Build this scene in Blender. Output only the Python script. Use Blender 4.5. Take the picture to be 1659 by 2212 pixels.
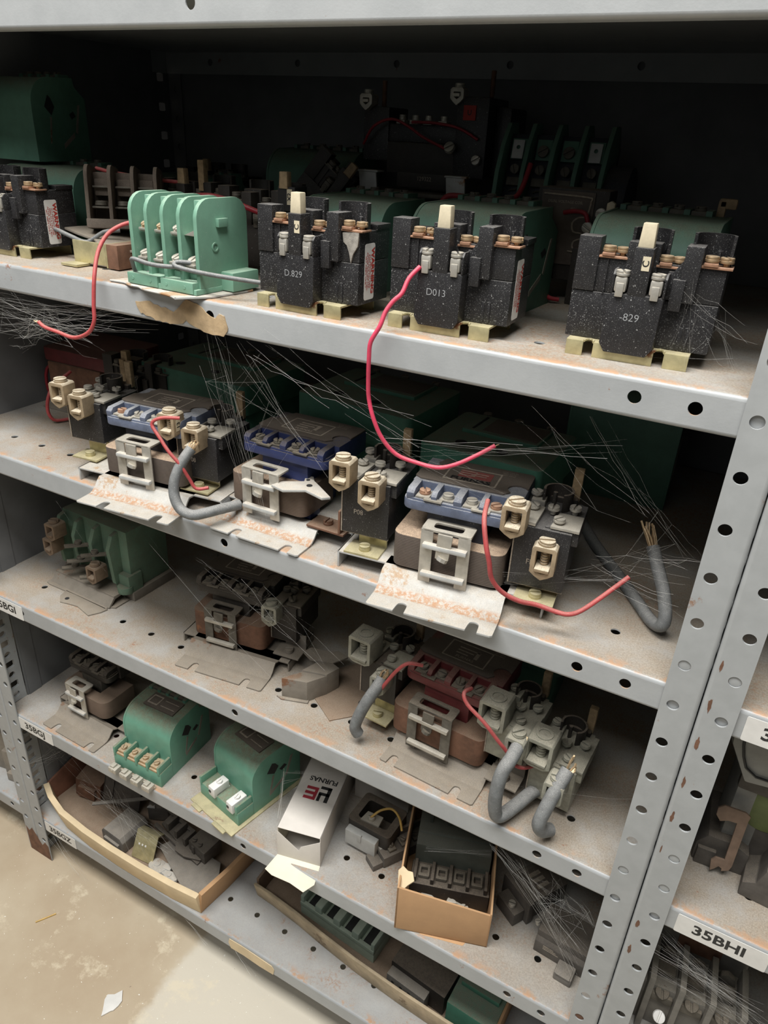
import bpy, bmesh, math, random
from mathutils import Matrix, Vector
random.seed(7)
for o in list(bpy.data.objects): bpy.data.objects.remove(o)
S = bpy.context.scene
COL = S.collection

# ---------------------------------------------------------------- camera
FPX = 1576.8
cam_d = bpy.data.cameras.new('camera'); cam = bpy.data.objects.new('camera', cam_d); COL.objects.link(cam)
rt = Vector((0.8749237, 0.48200833, 0.04665278)); up = Vector((-0.2587885, 0.3839555, 0.88634456)); fw = Vector((-0.40931287, 0.78755707, -0.46066998))
m = Matrix.Identity(4)
for i in range(3):
    m[i][0] = rt[i]; m[i][1] = up[i]; m[i][2] = -fw[i]
m[0][3], m[1][3], m[2][3] = -0.00289569, -0.48970072, 0.1481612
cam.matrix_world = m
cam_d.sensor_fit = 'VERTICAL'; cam_d.sensor_height = 36.0; cam_d.lens = FPX * 36.0 / 2212.0
cam_d.clip_start = 0.01; cam_d.clip_end = 50
S.camera = cam

# ---------------------------------------------------------------- light and exposure
w = bpy.data.worlds.new('world'); S.world = w; w.use_nodes = True
w.node_tree.nodes['Background'].inputs[0].default_value = (0.93, 0.97, 1.0, 1)
w.node_tree.nodes['Background'].inputs[1].default_value = 0.036
def area(name, loc, target, sx, sy, power, col=(1, 1, 1)):
    d = bpy.data.lights.new(name, 'AREA'); d.shape = 'RECTANGLE'; d.size = sx; d.size_y = sy; d.energy = power; d.color = col
    o = bpy.data.objects.new(name, d); COL.objects.link(o); o.location = loc
    o.rotation_euler = (Vector(target) - Vector(loc)).to_track_quat('-Z', 'Y').to_euler()
    return o
area('ceiling_lamp', (-0.40, -0.64, 1.65), (-0.4, -0.55, -0.6), 1.9, 0.55, 49, (1.0, 0.985, 0.95))
area('upper_fill', (-0.42, -0.98, 1.02), (-0.4, 0.0, 0.05), 1.1, 0.3, 5.0, (1.0, 0.985, 0.955))  # added fill, no real fixture: brightens the domed contactors on the top shelf
area('frontal_fill', (-0.9, -3.2, 0.9), (-0.4, 0, -0.3), 1.6, 1.4, 1.4, (0.95, 0.975, 1.0))  # weak frontal fill added to lift front faces, stands for no actual window
S.view_settings.view_transform = 'Standard'; S.view_settings.look = 'None'
S.view_settings.gamma = 1.0; S.view_settings.use_curve_mapping = False
S.view_settings.exposure = 0.68

# ---------------------------------------------------------------- materials
def mat(name, col, rough=0.5, metal=0.0, dust=0.0, dcol=(0.30, 0.245, 0.185), speck=0.0, rust=0.0, rcol=(0.20, 0.075, 0.03),
        vary=0.15, bump=0.15, scale=90, lines=0.0, dsharp=0.35, dmin=0.10, band=None):
    M_ = bpy.data.materials.new(name); M_.use_nodes = True
    nt = M_.node_tree; N = nt.nodes; L = nt.links
    b = N['Principled BSDF']; b.inputs['Metallic'].default_value = metal
    tc = N.new('ShaderNodeTexCoord'); geo = N.new('ShaderNodeNewGeometry')
    def noise(sc, det=4, rg=0.6):
        n = N.new('ShaderNodeTexNoise'); n.inputs['Scale'].default_value = sc; n.inputs['Detail'].default_value = det; n.inputs['Roughness'].default_value = rg
        L.new(tc.outputs['Object'], n.inputs['Vector']); return n.outputs['Fac']
    def ramp(src, lo, hi, a=0.0, c=1.0):
        r = N.new('ShaderNodeMapRange'); r.interpolation_type = 'SMOOTHSTEP'
        for k, v in zip(('From Min', 'From Max', 'To Min', 'To Max'), (lo, hi, a, c)): r.inputs[k].default_value = v
        L.new(src, r.inputs['Value']); return r.outputs[0]
    def mul(a, c):
        x = N.new('ShaderNodeMath'); x.operation = 'MULTIPLY'
        for i, v in enumerate((a, c)):
            if isinstance(v, float): x.inputs[i].default_value = v
            else: L.new(v, x.inputs[i])
        return x.outputs[0]
    def mix(f, a, c):
        x = N.new('ShaderNodeMix'); x.data_type = 'RGBA'
        if isinstance(f, float): x.inputs[0].default_value = f
        else: L.new(f, x.inputs[0])
        for i, v in ((6, a), (7, c)):
            if isinstance(v, tuple): x.inputs[i].default_value = (*v[:3], 1)
            else: L.new(v, x.inputs[i])
        return x.outputs[2]
    c = mix(ramp(noise(scale), 0.3, 0.7), tuple(v * (1 - vary) for v in col), tuple(min(1, v * (1 + vary)) for v in col))
    rr = None
    if lines:
        sp = N.new('ShaderNodeSeparateXYZ'); L.new(tc.outputs['Object'], sp.inputs[0])
        cb = N.new('ShaderNodeCombineXYZ'); L.new(sp.outputs[2], cb.inputs[2])
        wv = N.new('ShaderNodeTexWave'); wv.bands_direction = 'Z'; wv.inputs['Scale'].default_value = lines; wv.inputs['Distortion'].default_value = 0.35; wv.inputs['Detail Scale'].default_value = 30
        L.new(tc.outputs['Object'], wv.inputs['Vector'])
        c = mix(ramp(wv.outputs['Fac'], 0.45, 0.95), c, tuple(v * 2.4 + 0.03 for v in col))
    if rust:
        c = mix(ramp(noise(scale * 0.35, 6, 0.7), 0.66 - rust * 0.3, 0.72 - rust * 0.25), c, rcol)
    if band:
        sb = N.new('ShaderNodeSeparateXYZ'); L.new(tc.outputs['Object'], sb.inputs[0])
        bf = mul(ramp(sb.outputs[1], band[0], band[0] + 0.003), ramp(sb.outputs[1], band[1], band[1] - 0.004))
        bandf = mul(bf, ramp(noise(260, 6, 0.8), 0.42, 0.56, 0.0, 0.8))
    if speck:
        c = mix(ramp(noise(1500, 2, 0.5), 0.70 - speck * 0.12, 0.77 - speck * 0.10, 0, 0.6), c, (0.40, 0.41, 0.40))
        c = mix(ramp(noise(600, 2, 0.5), 0.74 - speck * 0.07, 0.78 - speck * 0.07, 0, 0.7), c, (0.42, 0.42, 0.41))
    if dust:
        sp2 = N.new('ShaderNodeSeparateXYZ'); L.new(geo.outputs['Normal'], sp2.inputs[0])
        upf = ramp(sp2.outputs[2], dsharp, 0.95, dmin, 1.0)
        nn = ramp(noise(scale * 2.2, 5, 0.7), 0.25, 0.62, 0.55, 1.0)
        f = mul(mul(upf, nn), float(dust))
        grain = mix(ramp(noise(1500, 2, 0.6), 0.35, 0.65), tuple(v * 0.7 for v in dcol), tuple(v * 1.25 for v in dcol))
        c = mix(f, c, grain)
        if band: c = mix(bandf, c, (0.40, 0.20, 0.09))
        r_ = N.new('ShaderNodeMapRange'); r_.inputs['To Min'].default_value = rough; r_.inputs['To Max'].default_value = 0.95
        L.new(f, r_.inputs['Value']); L.new(r_.outputs[0], b.inputs['Roughness'])
        if metal:
            r2 = N.new('ShaderNodeMapRange'); r2.inputs['To Min'].default_value = metal; r2.inputs['To Max'].default_value = 0.0
            L.new(f, r2.inputs['Value']); L.new(r2.outputs[0], b.inputs['Metallic'])
    else: b.inputs['Roughness'].default_value = rough
    L.new(c, b.inputs['Base Color'])
    if bump:
        bp = N.new('ShaderNodeBump'); bp.inputs['Strength'].default_value = bump; bp.inputs['Distance'].default_value = 0.0006
        L.new(noise(scale * 6, 3), bp.inputs['Height']); L.new(bp.outputs[0], b.inputs['Normal'])
    return M_
K = dict(
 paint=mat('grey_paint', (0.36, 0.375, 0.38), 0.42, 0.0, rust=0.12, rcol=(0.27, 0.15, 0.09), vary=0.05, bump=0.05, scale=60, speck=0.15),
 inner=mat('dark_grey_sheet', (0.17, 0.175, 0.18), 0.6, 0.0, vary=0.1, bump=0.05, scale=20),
 black=mat('black_bakelite', (0.012, 0.012, 0.014), 0.36, dust=0.62, dcol=(0.185, 0.175, 0.165), speck=0.62, bump=0.25, scale=160),
 blackd=mat('dusty_black_plastic', (0.020, 0.018, 0.016), 0.5, dust=0.8, dcol=(0.19, 0.155, 0.12), speck=0.1, bump=0.3, scale=120),
 greenb=mat('bright_green_plastic', (0.16, 0.33, 0.24), 0.42, dust=0.4, dcol=(0.46, 0.50, 0.40), vary=0.06, bump=0.08, scale=70, speck=0.15),
 green=mat('green_plastic', (0.135, 0.345, 0.25), 0.42, dust=0.9, dcol=(0.20, 0.185, 0.125), vary=0.06, bump=0.08, scale=70, speck=0.1),
 greenk=mat('dark_green_plastic', (0.085, 0.205, 0.15), 0.5, dust=0.75, dcol=(0.15, 0.15, 0.11), vary=0.1, bump=0.1, scale=60),
 greend2=mat('dusty_pale_green_plastic', (0.12, 0.26, 0.18), 0.6, dust=0.85, dcol=(0.20, 0.185, 0.135), vary=0.12, bump=0.15, scale=60, dmin=0.5),
 greens=mat('pale_grey_green_plastic', (0.42, 0.52, 0.43), 0.5, dust=0.4, dcol=(0.36, 0.36, 0.28), vary=0.08, scale=60),
 brownk=mat('dusty_brown_plastic', (0.085, 0.068, 0.055), 0.7, dust=0.85, dcol=(0.22, 0.175, 0.135), vary=0.15, scale=90, dmin=0.45, bump=0.2),
 greyg=mat('grey_green_dull_plastic', (0.11, 0.125, 0.105), 0.6, dust=0.5, dcol=(0.17, 0.16, 0.13), vary=0.12, scale=60),
 tapebrown=mat('brown_paper_tape', (0.40, 0.29, 0.17), 0.8, vary=0.25, scale=50, bump=0.4, rust=0.15, rcol=(0.46, 0.42, 0.34)),
 dusty=mat('grey_dust_patch', (0.28, 0.26, 0.23), 0.9, vary=0.25, scale=200, bump=0.4),
 scrapp=mat('pale_grey_block', (0.45, 0.45, 0.43), 0.6, vary=0.1, scale=60),
 logored=mat('carton_red_print', (0.34, 0.03, 0.045), 0.6, bump=0, vary=0.05),
 cardbr=mat('red_brown_cardboard', (0.20, 0.09, 0.055), 0.8, vary=0.2, scale=30),
 cardt=mat('worn_tan_cardboard', (0.46, 0.37, 0.25), 0.85, vary=0.2, scale=35, bump=0.15, rust=0.12, rcol=(0.22, 0.16, 0.1)),
 rustt=mat('tan_brown_bracket_metal', (0.26, 0.18, 0.13), 0.75, vary=0.15, scale=90),
 lugb=mat('dusty_brown_lug', (0.22, 0.155, 0.105), 0.6, 0.2, dust=0.7, dcol=(0.27, 0.21, 0.15), vary=0.15, scale=140),
 greend=mat('dusty_green_plastic', (0.075, 0.24, 0.165), 0.5, dust=0.9, dcol=(0.19, 0.20, 0.15), vary=0.1, bump=0.1, scale=60),
 cream=mat('cream_plastic', (0.62, 0.55, 0.40), 0.5, dust=0.2, bump=0.1, scale=120, vary=0.08, rust=0.02, rcol=(0.3, 0.2, 0.1)),
 tan=mat('tan_fibre_lever', (0.36, 0.26, 0.15), 0.7, vary=0.2, bump=0.2, scale=200),
 galv=mat('yellow_galvanised_steel', (0.52, 0.47, 0.27), 0.38, 0.55, dust=0.45, dcol=(0.38, 0.33, 0.24), vary=0.18, bump=0.1, scale=80, rust=0.1),
 plate=mat('white_zinc_plate', (0.50, 0.515, 0.51), 0.45, 0.15, dust=0.6, dcol=(0.46, 0.38, 0.28), vary=0.10, rust=0.42, rcol=(0.33, 0.16, 0.06), scale=70),
 bplate=mat('white_zinc_base_plate', (0.47, 0.485, 0.485), 0.45, 0.15, dust=0.6, dcol=(0.43, 0.36, 0.27), vary=0.10, rust=0.30, rcol=(0.36, 0.22, 0.12), scale=70, band=(0.017, 0.030)),
 plated=mat('dusty_rusted_plate', (0.26, 0.235, 0.20), 0.6, 0.2, dust=0.6, dcol=(0.27, 0.225, 0.17), vary=0.12, rust=0.25, rcol=(0.2, 0.09, 0.045), scale=60),
 steel=mat('dull_steel', (0.50, 0.48, 0.43), 0.42, 0.6, dust=0.5, dcol=(0.42, 0.37, 0.29), vary=0.12, scale=120),
 brass=mat('brown_brass_screw', (0.48, 0.34, 0.20), 0.4, 0.65, dust=0.5, dcol=(0.40, 0.34, 0.26), vary=0.15, scale=150),
 lugm=mat('dusty_tan_lug', (0.38, 0.29, 0.185), 0.5, 0.35, dust=0.9, dcol=(0.56, 0.50, 0.39), vary=0.15, scale=140, bump=0.3),
 lugg=mat('dusty_grey_lug', (0.30, 0.30, 0.25), 0.55, 0.3, dust=0.75, dcol=(0.36, 0.33, 0.26), vary=0.15, scale=140, bump=0.3),
 copper=mat('copper_strip', (0.45, 0.25, 0.16), 0.45, 0.5, dust=0.5, dcol=(0.45, 0.33, 0.24), vary=0.2, scale=150),
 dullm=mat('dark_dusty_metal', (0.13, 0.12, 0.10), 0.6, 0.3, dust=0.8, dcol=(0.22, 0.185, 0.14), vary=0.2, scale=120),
 lam=mat('laminated_iron', (0.055, 0.045, 0.04), 0.55, 0.3, dust=1.0, dcol=(0.42, 0.31, 0.22), vary=0.2, scale=160, lines=200, bump=0.3),
 lamb=mat('brown_laminated_iron', (0.085, 0.06, 0.045), 0.6, 0.2, dust=1.0, dcol=(0.25, 0.18, 0.125), vary=0.2, scale=160, lines=200, bump=0.3),
 rustm=mat('rusty_brown_iron', (0.165, 0.080, 0.048), 0.75, 0.1, dust=0.75, dcol=(0.26, 0.185, 0.13), vary=0.25, rust=0.2, rcol=(0.30, 0.12, 0.05), scale=80, bump=0.3),
 brownd=mat('dusty_brown_iron', (0.17, 0.12, 0.09), 0.8, 0.0, dust=0.7, dcol=(0.24, 0.175, 0.125), vary=0.1, scale=60, bump=0.2),
 blue=mat('faded_blue_plastic', (0.10, 0.125, 0.195), 0.5, dust=0.8, dcol=(0.36, 0.36, 0.36), vary=0.2, scale=90, bump=0.2, speck=0.2),
 blued=mat('deep_blue_plastic', (0.022, 0.036, 0.125), 0.45, dust=0.9, dcol=(0.13, 0.11, 0.09), vary=0.1, scale=90),
 navy=mat('dark_navy_plastic', (0.013, 0.017, 0.03), 0.45, dust=0.5, dcol=(0.16, 0.14, 0.12), vary=0.2, scale=90, speck=0.15),
 red=mat('dark_red_plastic', (0.14, 0.022, 0.025), 0.5, dust=0.75, dcol=(0.20, 0.13, 0.10), vary=0.15, scale=90),
 greyh=mat('grey_cast_housing', (0.30, 0.30, 0.28), 0.55, dust=0.4, dcol=(0.3, 0.27, 0.22), vary=0.1, scale=70),
 greyc=mat('grey_dusty_plastic', (0.19, 0.18, 0.16), 0.6, dust=0.7, dcol=(0.28, 0.25, 0.2), vary=0.15, scale=80),
 label=mat('brown_label_plate', (0.105, 0.085, 0.070), 0.65, dust=0.6, dcol=(0.15, 0.125, 0.10), vary=0.15, scale=110, bump=0.1),
 line=mat('pale_printed_line', (0.36, 0.31, 0.25), 0.7, bump=0, vary=0.2, scale=300),
 logo=mat('faded_red_print', (0.26, 0.075, 0.065), 0.6, bump=0, vary=0.1, scale=300),
 logob=mat('dark_print', (0.035, 0.035, 0.035), 0.6, bump=0, vary=0.1, scale=300),
 white=mat('white_label', (0.72, 0.71, 0.68), 0.5, vary=0.05, bump=0.05, scale=60),
 redprint=mat('red_print', (0.45, 0.04, 0.03), 0.6, bump=0, vary=0.05),
 print_=mat('pale_ink', (0.30, 0.31, 0.32), 0.6, bump=0, vary=0.1, scale=400),
 ink=mat('black_ink', (0.02, 0.02, 0.02), 0.6, bump=0),
 pink=mat('pink_red_insulation', (0.62, 0.045, 0.105), 0.45, dust=0.35, dcol=(0.6, 0.3, 0.28), vary=0.1, bump=0.1, scale=120, dsharp=0.1),
 redw=mat('dusty_red_insulation', (0.42, 0.055, 0.06), 0.5, dust=0.5, dcol=(0.45, 0.24, 0.2), vary=0.12, scale=150, dsharp=0.1),
 redwd=mat('red_insulation', (0.30, 0.012, 0.025), 0.45, dust=0.2, vary=0.1, scale=120),
 greyw=mat('grey_rubber', (0.13, 0.14, 0.145), 0.5, dust=0.6, dcol=(0.36, 0.35, 0.33), vary=0.2, scale=130, speck=0.5, dsharp=0.0),
 blackw=mat('black_rubber', (0.02, 0.02, 0.02), 0.5, dust=0.3),
 yelw=mat('yellow_insulation', (0.55, 0.36, 0.10), 0.5),
 wire=mat('bare_copper', (0.55, 0.40, 0.24), 0.4, 0.6, vary=0.2, scale=300),
 card=mat('brown_cardboard', (0.50, 0.30, 0.155), 0.8, vary=0.05, scale=40, bump=0.1, speck=0.02),
 cardl=mat('pale_cardboard', (0.70, 0.56, 0.36), 0.8, vary=0.08, scale=30, bump=0.1),
 cardk=mat('dull_cardboard', (0.20, 0.13, 0.085), 0.85, dust=0.5, vary=0.1, scale=30, bump=0.1),
 carton=mat('white_carton', (0.66, 0.62, 0.57), 0.6, vary=0.04, scale=40, bump=0.05),
 cartin=mat('carton_inside', (0.74, 0.70, 0.56), 0.75, vary=0.05, scale=40, bump=0.05),
 web=mat('cobweb_silk', (0.75, 0.74, 0.70), 0.7, bump=0, vary=0.1),
 scrap=mat('grey_scrap_metal', (0.20, 0.19, 0.175), 0.55, 0.4, dust=0.6, dcol=(0.27, 0.235, 0.19), vary=0.2, scale=70),
 scrapk=mat('grey_brown_scrap', (0.11, 0.10, 0.09), 0.6, 0.2, dust=0.7, dcol=(0.20, 0.17, 0.135), vary=0.2, scale=70),
 olive=mat('olive_green_part', (0.16, 0.20, 0.07), 0.5, vary=0.1),
)

# shelf tops: the same grey paint with dust and rust lying on it
def shelf_mat(name, seedv, rustamt, da=1.0):
    M_ = bpy.data.materials.new(name); M_.use_nodes = True
    nt = M_.node_tree; N = nt.nodes; L = nt.links; b = N['Principled BSDF']
    tc = N.new('ShaderNodeTexCoord'); geo = N.new('ShaderNodeNewGeometry')
    mp = N.new('ShaderNodeMapping'); mp.inputs['Location'].default_value = (seedv, seedv * 0.7, seedv * 0.3); L.new(tc.outputs['Object'], mp.inputs['Vector'])
    def noise(sc, det=5, rg=0.65):
        n = N.new('ShaderNodeTexNoise'); n.inputs['Scale'].default_value = sc; n.inputs['Detail'].default_value = det; n.inputs['Roughness'].default_value = rg
        L.new(mp.outputs[0], n.inputs['Vector']); return n.outputs['Fac']
    def ramp(src, lo, hi, a=0.0, c=1.0):
        r = N.new('ShaderNodeMapRange'); r.interpolation_type = 'SMOOTHSTEP'
        for k, v in zip(('From Min', 'From Max', 'To Min', 'To Max'), (lo, hi, a, c)): r.inputs[k].default_value = v
        L.new(src, r.inputs['Value']); return r.outputs[0]
    def mul(a, c):
        x = N.new('ShaderNodeMath'); x.operation = 'MULTIPLY'
        for i, v in enumerate((a, c)):
            if isinstance(v, float): x.inputs[i].default_value = v
            else: L.new(v, x.inputs[i])
        return x.outputs[0]
    def mix(f, a, c):
        x = N.new('ShaderNodeMix'); x.data_type = 'RGBA'; L.new(f, x.inputs[0])
        for i, v in ((6, a), (7, c)):
            if isinstance(v, tuple): x.inputs[i].default_value = (*v[:3], 1)
            else: L.new(v, x.inputs[i])
        return x.outputs[2]
    sp = N.new('ShaderNodeSeparateXYZ'); L.new(geo.outputs['Normal'], sp.inputs[0])
    upf = ramp(sp.outputs[2], 0.80, 0.98)
    so = N.new('ShaderNodeSeparateXYZ'); L.new(tc.outputs['Object'], so.inputs[0])
    edge = mul(ramp(sp.outputs[2], 0.55, 0.9), ramp(so.outputs[1], 0.016, 0.001))
    c = mix(ramp(noise(25), 0.3, 0.7), (0.345, 0.36, 0.368), (0.39, 0.405, 0.412))
    dustf = mul(upf, ramp(noise(14, 6, 0.7), 0.30, 0.60, 0.45 * da, 0.95 * da))
    dc = mix(ramp(noise(700, 2), 0.3, 0.7), (0.26, 0.215, 0.165), (0.37, 0.32, 0.255))
    c = mix(dustf, c, dc)
    c = mix(mul(upf, ramp(noise(520, 4, 0.75), 0.56, 0.72, 0, 0.7 * da)), c, (0.20, 0.145, 0.10))
    patch = mul(ramp(noise(7, 4), 0.53 - rustamt * 0.1, 0.70), ramp(noise(240, 5, 0.75), 0.48, 0.64))
    c = mix(mul(mul(upf, patch), 0.9), c, (0.31, 0.175, 0.105))
    c = mix(mul(edge, ramp(noise(40, 6, 0.75), 0.50 - rustamt * 0.07, 0.60)), c, (0.43, 0.26, 0.155))
    # chipped rust and scuffs on the lip
    c = mix(mul(ramp(noise(28, 7, 0.75), 0.665 - rustamt * 0.02, 0.69), 0.85), c, (0.27, 0.13, 0.08))
    c = mix(ramp(noise(650, 2), 0.76, 0.80, 0, 0.6), c, (0.75, 0.75, 0.73))
    L.new(c, b.inputs['Base Color'])
    r_ = N.new('ShaderNodeMapRange'); r_.inputs['To Min'].default_value = 0.38; r_.inputs['To Max'].default_value = 0.85
    L.new(upf, r_.inputs['Value']); L.new(r_.outputs[0], b.inputs['Roughness'])
    bp = N.new('ShaderNodeBump'); bp.inputs['Strength'].default_value = 0.12; bp.inputs['Distance'].default_value = 0.0006
    L.new(noise(500, 3), bp.inputs['Height']); L.new(bp.outputs[0], b.inputs['Normal'])
    return M_

# ---------------------------------------------------------------- mesh builder (millimetres)
_txt = {}
def text_geo(body, bold):
    k = (body, bold)
    if k not in _txt:
        cu = bpy.data.curves.new('t', 'FONT'); cu.body = body; cu.align_x = 'CENTER'; cu.align_y = 'CENTER'; cu.size = 1.0; cu.offset = bold; cu.resolution_u = 3
        ob = bpy.data.objects.new('t', cu); COL.objects.link(ob)
        dg = bpy.context.evaluated_depsgraph_get(); dg.update()
        me = bpy.data.meshes.new_from_object(ob.evaluated_get(dg))
        _txt[k] = ([v.co.copy() for v in me.vertices], [list(p.vertices) for p in me.polygons])
        bpy.data.objects.remove(ob); bpy.data.curves.remove(cu); bpy.data.meshes.remove(me)
    return _txt[k]
def rotm(ax, deg, at=(0, 0, 0)):
    return Matrix.Translation(at) @ Matrix.Rotation(math.radians(deg), 4, ax) @ Matrix.Translation([-v for v in at])
def rrect(x0, x1, y0, y1, r, n=4):
    P = []
    for cx, cy, a0 in ((x1 - r, y0 + r, -90), (x1 - r, y1 - r, 0), (x0 + r, y1 - r, 90), (x0 + r, y0 + r, 180)):
        for i in range(n + 1):
            a = math.radians(a0 + 90 * i / n); P.append((cx + r * math.cos(a), cy + r * math.sin(a)))
    return P
class MB:
    def __init__(self): self.bm = bmesh.new(); self.mi = 0; self.M = None
    def m(self, i): self.mi = i; return self
    def _merge(self, t, bev=0, M=None, ang=0.6):
        bmesh.ops.recalc_face_normals(t, faces=t.faces[:])
        if bev > 0:
            es = [e for e in t.edges if len(e.link_faces) == 2 and e.calc_face_angle(0) > ang]
            bmesh.ops.bevel(t, geom=es, offset=bev, segments=2, profile=0.6, affect='EDGES', clamp_overlap=True)
        if M is not None: t.transform(M)
        if self.M is not None: t.transform(self.M)
        for f in t.faces: f.material_index = self.mi
        me = bpy.data.meshes.new('x'); t.to_mesh(me); t.free(); self.bm.from_mesh(me); bpy.data.meshes.remove(me)
        return self
    def box(self, x0, x1, y0, y1, z0, z1, bev=0.6, M=None):
        t = bmesh.new(); v = [t.verts.new((x, y, z)) for x in (x0, x1) for y in (y0, y1) for z in (z0, z1)]
        for f in ((0, 1, 3, 2), (4, 6, 7, 5), (0, 4, 5, 1), (2, 3, 7, 6), (0, 2, 6, 4), (1, 5, 7, 3)): t.faces.new([v[i] for i in f])
        return self._merge(t, min(bev, 0.4 * min(abs(x1 - x0), abs(y1 - y0), abs(z1 - z0))), M)
    def _p(self, ax, a, b, h): return {'x': (h, a, b), 'y': (a, h, b), 'z': (a, b, h)}[ax]
    def prism(self, pts, ax, h0, h1, bev=0.5, M=None):
        t = bmesh.new(); A = [t.verts.new(self._p(ax, a, b, h0)) for a, b in pts]; B = [t.verts.new(self._p(ax, a, b, h1)) for a, b in pts]
        t.faces.new(A); t.faces.new(B[::-1]); n = len(pts)
        for i in range(n): t.faces.new((A[i], B[i], B[(i + 1) % n], A[(i + 1) % n]))
        return self._merge(t, bev, M)
    def ring(self, outer, inner, ax, h0, h1, bev=0.0, M=None):
        t = bmesh.new(); n = len(outer); V = [[t.verts.new(self._p(ax, a, b, h)) for a, b in p] for p in (outer, inner) for h in (h0, h1)]
        o0, o1, i0, i1 = V
        for i in range(n):
            j = (i + 1) % n
            t.faces.new((o0[i], o0[j], i0[j], i0[i])); t.faces.new((o1[i], i1[i], i1[j], o1[j]))
            t.faces.new((o0[i], o1[i], o1[j], o0[j])); t.faces.new((i0[i], i0[j], i1[j], i1[i]))
        return self._merge(t, bev, M)
    def cyl(self, c, r, h, ax='z', seg=16, bev=0.0, M=None, r2=None):
        t = bmesh.new(); r2 = r if r2 is None else r2
        rings = []
        for hh, rr in ((0, r), (h, r2)):
            rings.append([t.verts.new([c[k] + self._p(ax, rr * math.cos(2 * math.pi * i / seg), rr * math.sin(2 * math.pi * i / seg), hh)[k] for k in range(3)]) for i in range(seg)])
        t.faces.new(rings[0]); t.faces.new(rings[1][::-1])
        for i in range(seg): t.faces.new((rings[0][i], rings[0][(i + 1) % seg], rings[1][(i + 1) % seg], rings[1][i]))
        return self._merge(t, bev, M, 1.0)
    def screw(self, c, r, h, ang=30, M=None, shank=0.0, seg=9):
        """slotted pan-head screw pointing up at c"""
        c = Vector(c); T = Matrix.Translation(c) @ Matrix.Rotation(math.radians(ang), 4, 'Z')
        if M is not None: T = M @ T
        if shank: self.cyl((0, 0, -shank), r * 0.45, shank, M=T, seg=10)
        self.cyl((0, 0, 0), r, h * 0.5, M=T, seg=18, bev=r * 0.08)
        g = r * 0.13; a0 = math.asin(min(0.9, g / r))
        for s in (1, -1):
            P = [(r * math.cos(a0 + (math.pi - 2 * a0) * i / seg), s * r * math.sin(a0 + (math.pi - 2 * a0) * i / seg)) for i in range(seg + 1)]
            P = [(x * 0.97, y * 0.97 if abs(y) > g * 1.2 else y) for x, y in P]
            self.prism(P, 'z', h * 0.45, h, bev=r * 0.16, M=T)
        return self
    def tube(self, pts, r, seg=8, sub=4, cap=True, r1=None, M=None):
        P = [Vector(p) for p in pts]
        if sub > 1 and len(P) > 2:
            Q = []
            for i in range(len(P) - 1):
                p0 = P[max(i - 1, 0)]; p1 = P[i]; p2 = P[i + 1]; p3 = P[min(i + 2, len(P) - 1)]
                for k in range(sub):
                    u = k / sub
                    Q.append(0.5 * ((2 * p1) + (p2 - p0) * u + (2 * p0 - 5 * p1 + 4 * p2 - p3) * u * u + (3 * p1 - p0 - 3 * p2 + p3) * u ** 3))
            P = Q + [P[-1]]
        t = bmesh.new(); rings = []; nrm = None
        for i, p in enumerate(P):
            d = (P[min(i + 1, len(P) - 1)] - P[max(i - 1, 0)])
            if d.length < 1e-9: d = Vector((0, 0, 1))
            d.normalize()
            if nrm is None: nrm = d.orthogonal().normalized()
            else:
                nrm = nrm - d * nrm.dot(d)
                if nrm.length < 1e-6: nrm = d.orthogonal()
                nrm.normalize()
            bn = d.cross(nrm); rr = r if r1 is None else r + (r1 - r) * i / (len(P) - 1)
            rings.append([t.verts.new(p + (nrm * math.cos(2 * math.pi * k / seg) + bn * math.sin(2 * math.pi * k / seg)) * rr) for k in range(seg)])
        for a, b in zip(rings, rings[1:]):
            for k in range(seg): t.faces.new((a[k], a[(k + 1) % seg], b[(k + 1) % seg], b[k]))
        if cap: t.faces.new(rings[0]); t.faces.new(rings[-1][::-1])
        return self._merge(t, 0, M)
    def arc(self, c, r, th, a0, a1, z0, z1, n=10, M=None, bev=0.0):
        """upright curved wall"""
        P = [(c[0] + (r + th) * math.cos(math.radians(a0 + (a1 - a0) * i / n)), c[1] + (r + th) * math.sin(math.radians(a0 + (a1 - a0) * i / n))) for i in range(n + 1)]
        P += [(c[0] + r * math.cos(math.radians(a1 + (a0 - a1) * i / n)), c[1] + r * math.sin(math.radians(a1 + (a0 - a1) * i / n))) for i in range(n + 1)]
        return self.prism(P, 'z', z0, z1, bev, M)
    def text(self, body, size, M, bold=0.0, sx=1.0):
        V, F = text_geo(body, bold); t = bmesh.new(); vs = [t.verts.new((v.x * size * sx, v.y * size, 0.0)) for v in V]
        for f in F:
            try: t.faces.new([vs[i] for i in f])
            except ValueError: pass
        t.transform(M)
        if self.M is not None: t.transform(self.M)
        for f in t.faces: f.material_index = self.mi
        me = bpy.data.meshes.new('x'); t.to_mesh(me); t.free(); self.bm.from_mesh(me); bpy.data.meshes.remove(me); return self
    def build(self, name, mats, parent=None, scale=0.001, label=None, world=False, auto=35):
        if scale != 1: self.bm.transform(Matrix.Scale(scale, 4))
        if world and parent is not None: self.bm.transform(parent.matrix_basis.inverted())
        me = bpy.data.meshes.new(name); self.bm.to_mesh(me); self.bm.free()
        for p in me.polygons: p.use_smooth = True
        me.set_sharp_from_angle(angle=math.radians(auto))
        if not isinstance(mats, (list, tuple)): mats = [mats]
        for k in mats: me.materials.append(K[k] if isinstance(k, str) else k)
        o = bpy.data.objects.new(name, me); COL.objects.link(o)
        if parent is not None: o.parent = parent
        if label: o['label'] = label
        return o
TXF = lambda x, y, z: Matrix.Translation((x, y, z)) @ Matrix.Rotation(math.radians(90), 4, 'X')       # text on a front face
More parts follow.
